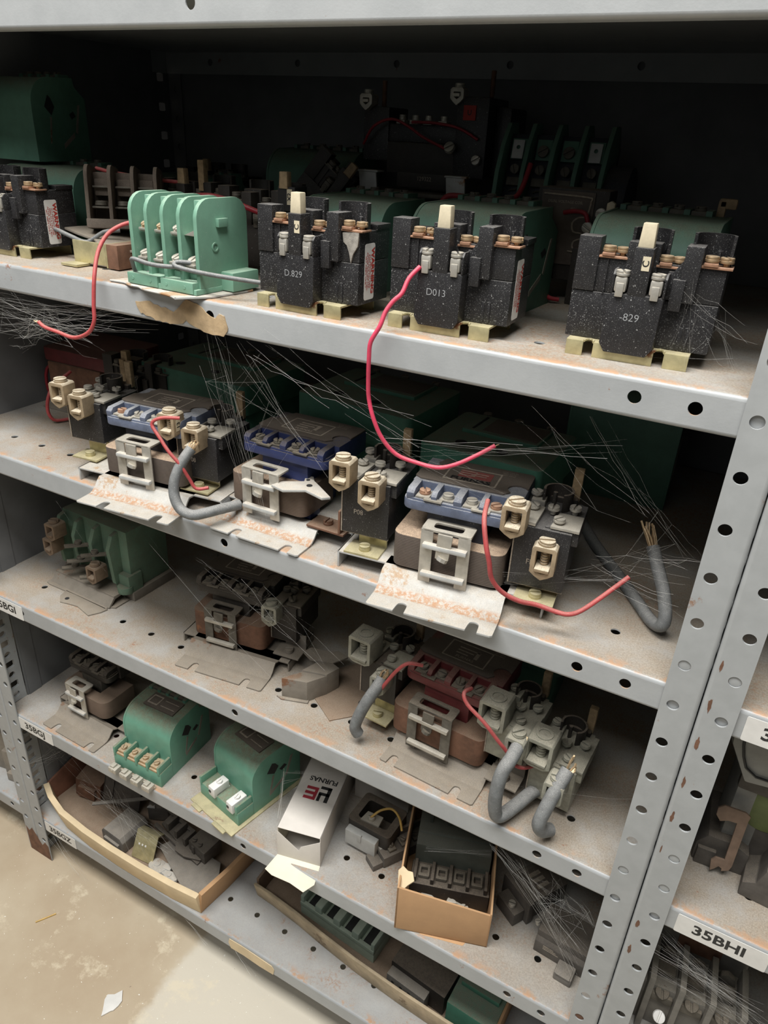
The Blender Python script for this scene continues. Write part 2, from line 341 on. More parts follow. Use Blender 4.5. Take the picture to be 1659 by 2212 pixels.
TXS = lambda x, y, z: Matrix.Translation((x, y, z)) @ Matrix.Rotation(math.radians(90), 4, 'Z') @ Matrix.Rotation(math.radians(90), 4, 'X')  # on a right side face
def thing(name, label, cat, loc, yaw=0, rot=None, group=None):
    o = bpy.data.objects.new(name, None); COL.objects.link(o); o.location = loc; o.empty_display_size = 0.02
    o.rotation_euler = rot if rot else (0, 0, math.radians(yaw))
    o.matrix_basis = Matrix.LocRotScale(Vector(loc), o.rotation_euler, None)
    o['label'] = label; o['category'] = cat
    if group: o['group'] = group
    return o
def tag(o, label, cat, group=None, kind=None):
    o['label'] = label; o['category'] = cat
    if group: o['group'] = group
    if kind: o['kind'] = kind
    return o

# ---------------------------------------------------------------- setting: floor
def floor_mat():
    M_ = bpy.data.materials.new('concrete'); M_.use_nodes = True; nt = M_.node_tree; N = nt.nodes; L = nt.links; b = N['Principled BSDF']
    tc = N.new('ShaderNodeTexCoord')
    def noise(sc, det=6, rg=0.6):
        n = N.new('ShaderNodeTexNoise'); n.inputs['Scale'].default_value = sc; n.inputs['Detail'].default_value = det; n.inputs['Roughness'].default_value = rg
        L.new(tc.outputs['Object'], n.inputs['Vector']); return n.outputs['Fac']
    def ramp(src, lo, hi, a=0.0, c=1.0):
        r = N.new('ShaderNodeMapRange'); r.interpolation_type = 'SMOOTHSTEP'
        for k, v in zip(('From Min', 'From Max', 'To Min', 'To Max'), (lo, hi, a, c)): r.inputs[k].default_value = v
        L.new(src, r.inputs['Value']); return r.outputs[0]
    def mix(f, a, c):
        x = N.new('ShaderNodeMix'); x.data_type = 'RGBA'; L.new(f, x.inputs[0])
        for i, v in ((6, a), (7, c)):
            if isinstance(v, tuple): x.inputs[i].default_value = (*v, 1)
            else: L.new(v, x.inputs[i])
        return x.outputs[2]
    c = mix(ramp(noise(3.2), 0.35, 0.65), (0.43, 0.34, 0.235), (0.53, 0.45, 0.33))
    # paler repaired slab beside the shelf, towards the right
    sp = N.new('ShaderNodeSeparateXYZ'); L.new(tc.outputs['Object'], sp.inputs[0])
    ad = N.new('ShaderNodeMath'); ad.operation = 'MULTIPLY_ADD'; L.new(noise(9, 5), ad.inputs[0]); ad.inputs[1].default_value = 0.10; L.new(sp.outputs[0], ad.inputs[2])
    c = mix(ramp(ad.outputs[0], -0.515, -0.495, 0, 0.75), c, (0.66, 0.62, 0.53))
    c = mix(ramp(noise(14, 7, 0.7), 0.56, 0.66, 0, 0.6), c, (0.72, 0.64, 0.48))
    c = mix(ramp(noise(210, 2), 0.70, 0.74), c, (0.80, 0.78, 0.70))
    c = mix(ramp(noise(120, 3), 0.73, 0.77), c, (0.12, 0.09, 0.07))
    L.new(c, b.inputs['Base Color']); b.inputs['Roughness'].default_value = 0.62
    bp = N.new('ShaderNodeBump'); bp.inputs['Strength'].default_value = 0.2; bp.inputs['Distance'].default_value = 0.002
    L.new(noise(60), bp.inputs['Height']); L.new(bp.outputs[0], b.inputs['Normal']); return M_
b = MB(); b.box(-4.0, 3.0, -3.5, 0.9, -1.06, -1.0, 0)
o = b.build('floor', floor_mat(), scale=1); o['kind'] = 'structure'

# ---------------------------------------------------------------- steel shelving
P_ = 0.0381; ZT = dict(U=0.4672, A=0.2386, B=0.0138, C=-0.2129, D=-0.4385, E=-0.6664, F=-0.8963)
SH = {k: shelf_mat('shelf_paint_' + k.lower(), i * 3.7, r, {'F': .35, 'E': .8}.get(k, 1.0)) for i, (k, r) in enumerate(dict(U=.3, A=.2, B=1.0, C=.8, D=.5, E=.5, F=.1).items())}
def holeplate(t, u0, u1, v0, v1, holes, w0, w1, fn):
    """strip with round ('r') or square ('s') holes; fn maps (u,v,w) to space"""
    def quad(vals): t.faces.new([t.verts.new(fn(*p)) for p in vals])
    def slab(a, b_, c, d):
        for w_ in (w0, w1): quad([(a, c, w_), (b_, c, w_), (b_, d, w_), (a, d, w_)])
    hs = sorted(holes); x = u0
    for (hu, hv, r, kind) in hs:
        ca, cb = hu - r * 1.35, hu + r * 1.35
        if ca > x: slab(x, ca, v0, v1)
        x = cb
        angs = sorted(set([2 * math.pi * k / 20 for k in range(20)] + [math.atan2(vy - hv, vx - hu) % (2 * math.pi) for vx in (ca, cb) for vy in (v0, v1)]))
        inn, out = [], []
        for a in angs:
            ca_, sa_ = math.cos(a), math.sin(a)
            if kind == 'r': inn.append((hu + r * ca_, hv + r * sa_))
            else:
                k = min(r / max(abs(ca_), 1e-9), r * 1.15 / max(abs(sa_), 1e-9)); inn.append((hu + k * ca_, hv + k * sa_))
            kx = (cb - hu) / max(abs(ca_), 1e-9); ky = ((v1 - hv) if sa_ > 0 else (hv - v0)) / max(abs(sa_), 1e-9); k = min(kx, ky)
            out.append((hu + k * ca_, hv + k * sa_))
        for i in range(len(angs)):
            j = (i + 1) % len(angs)
            for w_ in (w0, w1): quad([(*inn[i], w_), (*out[i], w_), (*out[j], w_), (*inn[j], w_)])
            quad([(*inn[i], w0), (*inn[j], w0), (*inn[j], w1), (*inn[i], w1)])
    if x < u1: slab(x, u1, v0, v1)
    for vals in ([(u0, v0, w0), (u1, v0, w0), (u1, v0, w1), (u0, v0, w1)], [(u0, v1, w0), (u1, v1, w0), (u1, v1, w1), (u0, v1, w1)],
                 [(u0, v0, w0), (u0, v1, w0), (u0, v1, w1), (u0, v0, w1)], [(u1, v0, w0), (u1, v1, w0), (u1, v1, w1), (u1, v0, w1)]): quad(vals)
def sweep(t, prof, x0, x1):
    vs = [[t.verts.new((x, y, z)) for y, z in prof] for x in (x0, x1)]; n = len(prof)
    for i in range(n): t.faces.new((vs[0][i], vs[0][(i + 1) % n], vs[1][(i + 1) % n], vs[1][i]))
    t.faces.new(vs[0]); t.faces.new(vs[1][::-1])
def bend(cy, cz, r, th, a0, a1, n=5):
    A = [(cy + r * math.cos(math.radians(a0 + (a1 - a0) * i / n)), cz + r * math.sin(math.radians(a0 + (a1 - a0) * i / n))) for i in range(n + 1)]
    B = [(cy + (r - th) * math.cos(math.radians(a0 + (a1 - a0) * i / n)), cz + (r - th) * math.sin(math.radians(a0 + (a1 - a0) * i / n))) for i in range(n + 1)]
    return A + B[::-1]
def make_shelf(root, key, X0, X1):
    zt = ZT[key]; zb = zt - 0.028; th = 0.0013; R_ = 0.0035; Y0 = 0.0006; YB = 0.4565
    t = bmesh.new(); cx = (X0 + X1) / 2
    top = [(X1 - 0.0755 - k * 0.0502, 0.0465, 0.0041, 'r') for k in range(16)]
    holeplate(t, X0 + .001, X1 - .001, Y0 + R_, 0.09, top, zt - th, zt, lambda u, v, w_: (u, v, w_))
    holeplate(t, X0 + .001, X1 - .001, 0.09, YB, [], zt - th, zt, lambda u, v, w_: (u, v, w_))
    lip = [(x, zb + 0.0147, 0.0046, 'r') for x in (X1 - 0.055, X1 - 0.0935, cx + .0015, X0 + 0.0935, X0 + 0.055)]
    holeplate(t, X0 + .001, X1 - .001, zb + 0.003, zt - R_, lip, Y0, Y0 + th, lambda u, v, w_: (u, w_, v))
    sweep(t, bend(Y0 + R_, zt - R_, R_, th, 90, 180), X0 + .001, X1 - .001)
    sweep(t, bend(Y0 + 0.003, zb + 0.003, 0.003, th, 180, 270), X0 + .001, X1 - .001)
    sweep(t, [(Y0 + .003, zb), (Y0 + .012, zb), (Y0 + .012, zb + th), (Y0 + .003, zb + th)], X0 + .001, X1 - .001)
    bh = [(X1 - 0.0755 - k * 0.0502 * 3, zb + 0.0147, 0.0042, 'r') for k in range(6)]
    holeplate(t, X0 + .001, X1 - .001, zb, zt, bh, YB - th, YB, lambda u, v, w_: (u, w_, v))
    for x in (X0 + .001, X1 - .001 - th):
        vs = [t.verts.new(p) for p in [(x, Y0 + .004, zb), (x, YB - .002, zb), (x, YB - .002, zt - th), (x, Y0 + .004, zt - th)]]
        vs2 = [t.verts.new((v.co.x + th, v.co.y, v.co.z)) for v in vs]
        t.faces.new(vs); t.faces.new(vs2[::-1])
        for i in range(4): t.faces.new((vs[i], vs[(i + 1) % 4], vs2[(i + 1) % 4], vs2[i]))
    mb = MB(); mb._merge(t); s = mb.build('shelf', SH[key], root, scale=1, auto=30)
    return s
def make_post(root, xs, sgn, holes_x, face_w, back=False):
    """angle post: front face from the seam xs outwards (sgn -1 left, +1 right) and a flange going back"""
    t = bmesh.new(); z0, z1 = -0.999, 1.10; th = 0.0016; y0 = -0.0018; R_ = 0.003
    hz = [(-k * P_, holes_x, 0.0046, 'r') for k in range(-28, 26)]
    fa, fb = sorted((xs + sgn * (R_ + 0.0004), xs + sgn * face_w))
    if not back:
        holeplate(t, z0, z1, fa, fb, hz, y0, y0 + th, lambda u, v, w_: (v, w_, u))
        fh = [(-k * P_ - 0.0045, 0.0205, 0.0052, 'r') for k in range(-28, 26)] + [(-k * P_ - 0.0045 - P_ / 2, 0.0205, 0.0062, 's') for k in range(-28, 26)]
        xa = xs + sgn * 0.0004; xb = xa + sgn * th
        holeplate(t, z0, z1, y0 + R_, 0.036, fh, min(xa, xb), max(xa, xb), lambda u, v, w_: (w_, v, u))
        n = 5; c = (xs + sgn * (R_ + 0.0004), y0 + R_)
        A = [(c[0] - sgn * R_ * math.cos(math.radians(90 * i / n)), c[1] - R_ * math.sin(math.radians(90 * i / n))) for i in range(n + 1)]
        B = [(c[0] - sgn * (R_ - th) * math.cos(math.radians(90 * i / n)), c[1] - (R_ - th) * math.sin(math.radians(90 * i / n))) for i in range(n + 1)]
        P = A + B[::-1]; va = [t.verts.new((x, y, z0)) for x, y in P]; vb = [t.verts.new((x, y, z1)) for x, y in P]
        for i in range(len(P)): t.faces.new((va[i], va[(i + 1) % len(P)], vb[(i + 1) % len(P)], vb[i]))
    else:
        yb = 0.4575
        holeplate(t, z0, z1, fa, fb, [(z, h - 0, r, k) for z, h, r, k in hz], yb - th, yb, lambda u, v, w_: (v, w_, u))
        xa = xs + sgn * 0.0004; xb = xa + sgn * th
        fh = [(-k * P_ - 0.0045 - P_ / 2, 0.440, 0.0055, 's') for k in range(-28, 26)]
        holeplate(t, z0, z1, 0.425, yb, fh, min(xa, xb), max(xa, xb), lambda u, v, w_: (w_, v, u))
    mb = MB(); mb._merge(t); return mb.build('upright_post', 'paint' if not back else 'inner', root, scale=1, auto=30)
def patch_poly(cx, cz, rx, rz, n=14, j=0.3):
    return [(cx + rx * (1 + random.uniform(-j, j)) * math.cos(2 * math.pi * i / n), cz + rz * (1 + random.uniform(-j, j)) * math.sin(2 * math.pi * i / n)) for i in range(n)]
def jag(P, step=4.0, j=1.3):
    Q = []
    for i, a in enumerate(P):
        c = P[(i + 1) % len(P)]; n = max(1, int(math.hypot(c[0] - a[0], c[1] - a[1]) / step))
        for k in range(n):
            u = k / n; Q.append((a[0] + (c[0] - a[0]) * u + random.uniform(-j, j), a[1] + (c[1] - a[1]) * u + random.uniform(-j, j) * .8))
    return Q
def sticker(parent, x0, x1, z0, z1, body, tx, name='shelf_label', size=12.5, bold=0.03, sx=1.1, lab=None):
    mb = MB(); mb.prism(rrect(x0, x1, z0, z1, 1.5), 'y', 0.0, 0.45, 0)
    if body: mb.m(1).text(body, size, TXF(tx, -0.05, (z0 + z1) / 2), bold, sx)
    o = mb.build(name, ['white', 'ink'], parent, label=lab); return o
main = thing('shelving_unit', 'grey perforated steel shelving bay in the middle, six shelves of starters and contactors', 'shelving', (0, 0, -1.0))
main.matrix_basis = Matrix.Translation((0, 0, -1.0))
right = thing('shelving_unit', 'grey steel shelving bay at the right edge behind the double perforated post', 'shelving', (0.475, 0, -1.0))
left = thing('shelving_unit', 'grey steel shelving bay at the lower left edge beyond the rusted post foot', 'shelving', (-1.353, 0, -1.0))
for r_ in (main, right, left): r_['group'] = 'grey steel shelving bays'
def under(root, fn):
    """build in world metres, then hand the parts to the unit"""
    before = set(bpy.data.objects); fn()
    inv = root.matrix_basis.inverted()
    for o in set(bpy.data.objects) - before:
        if o.parent is root and o.type == 'MESH': o.data.transform(inv)
XL, XR = -0.896, 0.018
shelves = {}
def f():
    for k in 'UABCDEF': shelves[k] = make_shelf(main, k, XL, XR)
    make_post(main, XR, -1, 0.0, 0.027); make_post(main, XL, 1, -0.8785, 0.027)
    make_post(main, XR, -1, 0.0, 0.027, True); make_post(main, XL, 1, -0.8785, 0.027, True)
    for x in (XL, XR):
        s = 1 if x == XL else -1
        mb = MB(); mb.box(min(x + s * .0024, x + s * .0032), max(x + s * .0024, x + s * .0032), 0.037, 0.4245, -0.96, 1.1, 0)
        mb.box(min(x + s * .0033, x + s * .0045), max(x + s * .0033, x + s * .0045), 0.04, 0.062, -0.96, 1.1, 0)
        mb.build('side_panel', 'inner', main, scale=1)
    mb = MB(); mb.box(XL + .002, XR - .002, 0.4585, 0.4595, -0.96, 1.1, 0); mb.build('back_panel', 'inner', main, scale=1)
under(main, f)
def f():
    for k in 'UABCDEF': make_shelf(right, k, XR, XR + 0.914)
    make_post(right, XR, 1, 0.0348, 0.026); make_post(right, XR + .914, -1, XR + .8965, 0.027)
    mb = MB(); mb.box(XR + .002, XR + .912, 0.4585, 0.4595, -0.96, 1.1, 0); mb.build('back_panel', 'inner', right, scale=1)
under(right, f)
def f():
    for k in 'UABCDEF': make_shelf(left, k, XL - 0.914, XL)
    make_post(left, XL, -1, -0.9135, 0.027); make_post(left, XL - .914, 1, XL - .8965, 0.027)
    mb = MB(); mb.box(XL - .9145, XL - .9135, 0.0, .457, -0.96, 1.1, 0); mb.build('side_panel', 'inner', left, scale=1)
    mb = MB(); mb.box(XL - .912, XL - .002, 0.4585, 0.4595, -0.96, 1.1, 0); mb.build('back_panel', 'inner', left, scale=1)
under(left, f)
# labels, plugs, scuffs (world millimetres, relative to the unit root at floor level)
def lbl(unit, X0, X1, zt, body, tx, **kw):
    z = zt * 1000 + 1000; ox = unit.location.x * 1000
    o = sticker(unit, X0 - ox, X1 - ox, z - 26.0, z - 3.5, body, tx - ox, **kw); return o
for o, y in ((lbl(main, -869, -800, ZT['D'], '35BGI', -836, size=16), 0), (lbl(main, -869, -795, ZT['E'], '35BGJ', -834, size=16), 0), (lbl(main, -867, -794, ZT['F'], '35BGZ', -831, size=16), 0),
             (lbl(right, 52, 126, ZT['D'], '35BHI', 87, size=15.5), 0), (lbl(right, 50, 112, ZT['C'], '3', 66, size=15.5), 0)):
    o.location.y = -0.0001
mb = MB(); z = ZT['F'] * 1000 + 1000
mb.prism([(-474, z - 6), (-450, z - 5), (-430, z - 6), (-398, z - 8), (-394, z - 14), (-396, z - 26), (-420, z - 27), (-450, z - 25), (-472, z - 26), (-476, z - 15)], 'y', -0.2, 0.5, 0)
mb.build('worn_label', 'cardl', main, label='worn blank paper label on the bottom shelf lip')
mb = MB(); z = ZT['B'] * 1000 + 1000   # torn brown tape residue on the lip
mb.prism(jag([(-524, z - 12), (-505, z - 10), (-497, z - 13), (-480, z - 15), (-470, z - 9), (-462, z - 3), (-450, z - 4), (-446, z - 7), (-441, z - 11), (-432, z - 15), (-426, z - 10), (-421, z - 12), (-418, z - 24), (-422, z - 29), (-440, z - 29), (-450, z - 27.5), (-465, z - 22), (-475, z - 26.5), (-500, z - 26.6), (-520, z - 22)]), 'y', -0.2, 0.5, 0)
mb.build('torn_tape_residue', 'tapebrown' if 'tapebrown' in K else 'card', main, label='torn brown tape residue on the shelf lip')
for unit, x, ks, mt in ((main, 0.0, (5, 11), 'paint'), (main, 0.0, (17,), 'rustm'), (right, 34.8, (5, 11, 10), 'paint'), (right, 34.8, (17,), 'rustm')):
    for k in ks:
        mb = MB(); mb.cyl((x - unit.location.x * 1000, -0.9, 1000 - k * 38.1), 4.4, 1.0, 'y', 20, 0.3); mb.build('hole_plug', mt, unit)
for x, z, rx, rz in ((23.5, -181, 1, 5), (24, -217, 1.5, 6.5), (24, -256, 1.3, 6.5), (23.5, -297, 1.1, 5.5), (23.5, -337, 1.3, 6), (23, -376, .7, 4), (24, -476, 1.5, 5), (24, -514, 1.5, 6)):
    mb = MB(); mb.prism(patch_poly(x - right.location.x * 1000, z + 1000, rx, rz), 'y', -1.95, -1.6, 0); mb.build('rust_scuff', 'rustm', right)
mb = MB()   # corroded feet of the left posts
mb.prism([(-921, 1), (-870, 1), (-870, 36), (-877, 42), (-886, 30), (-897, 48), (-905, 62), (-914, 50), (-921, 58)], 'y', -2.1, -1.6, 0)
mb.build('rusted_foot', 'rustm', main, label='rusted lower end of the left post')

# ---------------------------------------------------------------- device builders (mm)
def lug(root, x, y, z, wd=20, d=20, h=25, mt='lugm', flip=False, big=False, tilt=0, name='wire_lug'):
    """box terminal lug: window in the front, screw on top, pointed bottom"""
    T = Matrix.Translation((x, y, z)) @ Matrix.Rotation(math.radians(180 if flip else 0), 4, 'Y') @ Matrix.Rotation(math.radians(tilt), 4, 'X')
    mb = MB(); mb.M = T; a = wd / 2
    outer = [(-a, 2), (-a, h * .5), (-a, h - 2), (-a + 2, h), (a - 2, h), (a, h - 2), (a, h * .5), (a, 2), (a * .55, -1.5), (0, -4.5 if not big else -1.5), (-a * .55, -1.5)]
    i = a - 3.6
    inner = [(-i, 4), (-i, h * .5), (-i, h - 4.2), (-i + .3, h - 4), (i - .3, h - 4), (i, h - 4.2), (i, h * .5), (i, 4), (i * .5, 2.5), (0, 1.2), (-i * .5, 2.5)]
    mb.ring(outer, inner, 'y', 0, d, 0.5)
    mb.box(-i * .95, i * .95, -1.5, d * .8, 3.5, 6.8, .8, M=rotm('X', 6)); mb.box(-i * .6, i * .6, d * .6, d - 1, 5, h - 4, .3)
    for k in range(5): mb.cyl((0, d * .42, 8 + k * (h - 13) / 5), i * .52, (h - 13) / 5 * .62, seg=14, bev=.3)
    o = mb.build(name, mt, root)
    mb = MB(); mb.M = T
    if big:
        mb.ring([(a * .62 * math.cos(t), d / 2 + a * .62 * math.sin(t)) for t in [k * math.pi / 8 for k in range(16)]], [(a * .42 * math.cos(t), d / 2 + a * .42 * math.sin(t)) for t in [k * math.pi / 8 for k in range(16)]], 'z', h - .5, h + 1.2, .2)
        mb.screw((0, d / 2, h - 2), a * .4, 2.4, random.uniform(0, 180))
    else: mb.screw((0, d * .45, h), a * .72, 4.2, random.uniform(10, 70))
    mb.build('screw', mt, o); return o
def terminal(root, x0, x1, y, z, mt=('copper', 'brass'), two=True, r=4.6, dy=0):
    mb = MB(); mb.box(x0 - 1, x1 + 1, y - 5, y + 9, z - 1.4, z, .3)
    mb.prism([(x0 + 1, y - 6), (x0 + (x1 - x0) * .55, y - 6), (x0 + (x1 - x0) * .5, y + 5), (x0 + 1, y + 5)], 'z', z, z + 2.2, .4)
    o = mb.build('terminal', mt[0], root)
    mb = MB(); mb.screw((x0 + (x1 - x0) * .28, y - 1, z + 2.6), r, 3.8, random.uniform(0, 60), shank=2.6)
    if two: mb.screw((x0 + (x1 - x0) * .78, y + 3, z + 2.0), r, 3.8, random.uniform(90, 170), shank=2.6)
    mb.build('terminal_screw', mt[1], o); return o

def overload_relay(label, loc, yaw, code='829', lever='cream', sticker_=True, tagx=True, worn=False, dusty=False, name='overload_relay', rot=None, group=None, ldx=0, lever2=None, mark=None):
    R_ = thing(name, label, 'relay', loc, yaw, rot, group)
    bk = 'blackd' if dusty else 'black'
    # channel mounting base
    mb = MB()
    P = [(0, 0), (12.5, 0), (12.5, 7), (15, 9), (18.5, 7), (18.5, 0)]
    mb.prism([(0, 0), (0, 52), (83, 52), (83, 0), (67, 0), (67, 4), (63.5, 6.5), (60, 4), (60, 0), (19, 0), (19, 4), (15.5, 6.5), (12, 4), (12, 0)], 'z', 9.2, 10.8, .3)
    for a, c in ((0, 12), (19, 60), (67, 83)):
        mb.box(a, c, -0.6, 1.0, 0, 10.6, .4)
    mb.box(0, 83, 51, 52.5, 0, 10, .3)
    mb.tube([(12, 0, 10.4), (13, 4, 10.7), (15.5, 6, 10.7), (18, 4, 10.7), (19, 0, 10.4)], 1.0, 6)
    mb.tube([(60, 0, 10.4), (61, 4, 10.7), (63.5, 6, 10.7), (66, 4, 10.7), (67, 0, 10.4)], 1.0, 6)
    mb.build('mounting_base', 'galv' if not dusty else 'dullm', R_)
    mb = MB()
    mb.box(-4, 93, 9, 56, 11, 43, .8)
    for x in (22, 72): mb.box(x, x + 2.5, 8.2, 10, 12, 27, .3); mb.box(x + 5, x + 7, 8.2, 10, 12, 27, .3)
    mb.box(-3, 93, 10, 56, 43.4, 66, .8)            # upper body
    mb.box(-4, 11, 8, 24, 43.4, 79, .7)             # left post
    mb.box(29, 50, 9, 24, 60, 78, .7)
    mb.box(66, 77, 4, 24, 43.4, 79, .7); mb.prism([(52, 44), (66, 44), (66, 70), (61, 62), (58, 62)], 'y', 7, 12, .4)
    mb.box(62, 70, 2, 8, 38, 58, .4); mb.box(17, 18, 8.6, 9.3, 42, 65, 0)
    for x in (29, 68):                               # dark curved shields at the back
        mb.arc((x + 13, 20), 11, 2, -10, 190, 66, 86, 12)
    mb.cyl((85, 24, 66), 1.6, 10, bev=.3)
    mb.box(80, 94, 34, 56, 66, 70, .5); mb.box(-3, 10, 34, 56, 66, 70, .5)
    mb.m(1)
    mb.build('housing', [bk, 'print_'], R_)
    mb = MB()
    mb.prism([(24.5, 46), (23, 12), (27, 6), (55, 6), (59, 12), (59.5, 46)], 'y', -4, 12, .9)
    mb.box(35.5, 47.5, -4, 10, 45, 76, .6)           # stem
    for s, xa in ((1, 24.5), (-1, 59.5)):
        mb.prism([(-4, 46), (-4, 58), (-1, 61), (9, 61), (9, 46)], 'x', xa, xa + s * 1.5, .3)
        mb.box(*sorted((xa, xa + s * 11)), 6, 9, 46, 60, .3)
    mb.m(1).text(code, 7.2, TXF(40, -4.12, 31), -0.008, 1.0)
    cb = mb.build('contact_block', [bk, 'print_'], R_)
    for x in (30.3, 53.2):
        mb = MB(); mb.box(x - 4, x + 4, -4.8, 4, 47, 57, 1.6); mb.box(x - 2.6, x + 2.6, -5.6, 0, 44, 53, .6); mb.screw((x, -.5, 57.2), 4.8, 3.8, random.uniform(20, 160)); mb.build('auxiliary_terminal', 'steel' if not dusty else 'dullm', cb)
    if tagx:
        mb = MB(); mb.box(41.5, 46.5, -4.25, -3.9, 62, 71, 0); mb.m(1).text('C', 6, Matrix.Translation((44, -4.35, 66.5)) @ Matrix.Rotation(math.radians(90), 4, 'X') @ Matrix.Rotation(math.radians(90), 4, 'Z'), .02); mb.build('small_tag', ['cream', 'ink'], R_)
    mb = MB()
    mb.prism([(36.5, 76), (37.3, 91), (46, 91), (46.5, 76)], 'y', -2.5, 5, .7); mb.m(1)
    if ldx: mb.bm.transform(Matrix.Translation((ldx, 0, 6)))
    mb.build('reset_lever', [lever], R_)
    if lever2: mb = MB(); mb.box(lever2, lever2 + 8, 4, 11, 70, 100, .7); mb.build('reset_lever', lever, R_)
    if mark: mb = MB(); mb.box(34 + ldx, 54 + ldx, -1, 20, 62, 84, .8); mb.m(1).box(45 + ldx, 51 + ldx, -1.3, -1, 68, 82, 0); mb.m(0).text(mark, 6, Matrix.Translation((48 + ldx, -1.4, 75)) @ Matrix.Rotation(math.radians(90), 4, 'X') @ Matrix.Rotation(math.radians(90), 4, 'Z'), .03); mb.build('tagged_block', ['ink', 'cream'], R_)
    for x0, x1, zz in ((12, 29, 67.5), (50, 66, 65), (77, 95, 67.5)):
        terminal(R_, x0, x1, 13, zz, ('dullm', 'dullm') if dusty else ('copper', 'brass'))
    if sticker_:
        mb = MB(); mb.prism(rrect(18, 33, 14, 57, 2), 'x', 93, 93.25, 0)
        T = lambda y, z: Matrix.Translation((93.4, y, z)) @ Matrix.Rotation(math.radians(90), 4, 'Z') @ Matrix.Rotation(math.radians(90), 4, 'X') @ Matrix.Rotation(math.radians(-90), 4, 'Z')
        mb.m(1).text('WARNING', 6.3, T(29.8, 36), .04, 1.15)
        for k, s in enumerate(('TO PREVENT FIRE', 'REPLACE HEATER', 'AFTER SHORT CIRC', 'SET AMPS ONLY')):
            mb.text(s, 2.3, T(26 - k * 2.2, 36), .01, 1.45)
        mb.build('warning_sticker', ['white', 'redprint'], R_)
    if worn:
        mb = MB(); mb.prism([(78, 65), (93, 66.5), (92, 56), (88, 50), (86, 43), (84.5, 50), (82, 56), (79, 58)], 'y', 8.2, 9.99, .2); mb.build('chipped_dust_patch', 'dusty' if 'dusty' in K else 'plated', R_)
    return R_

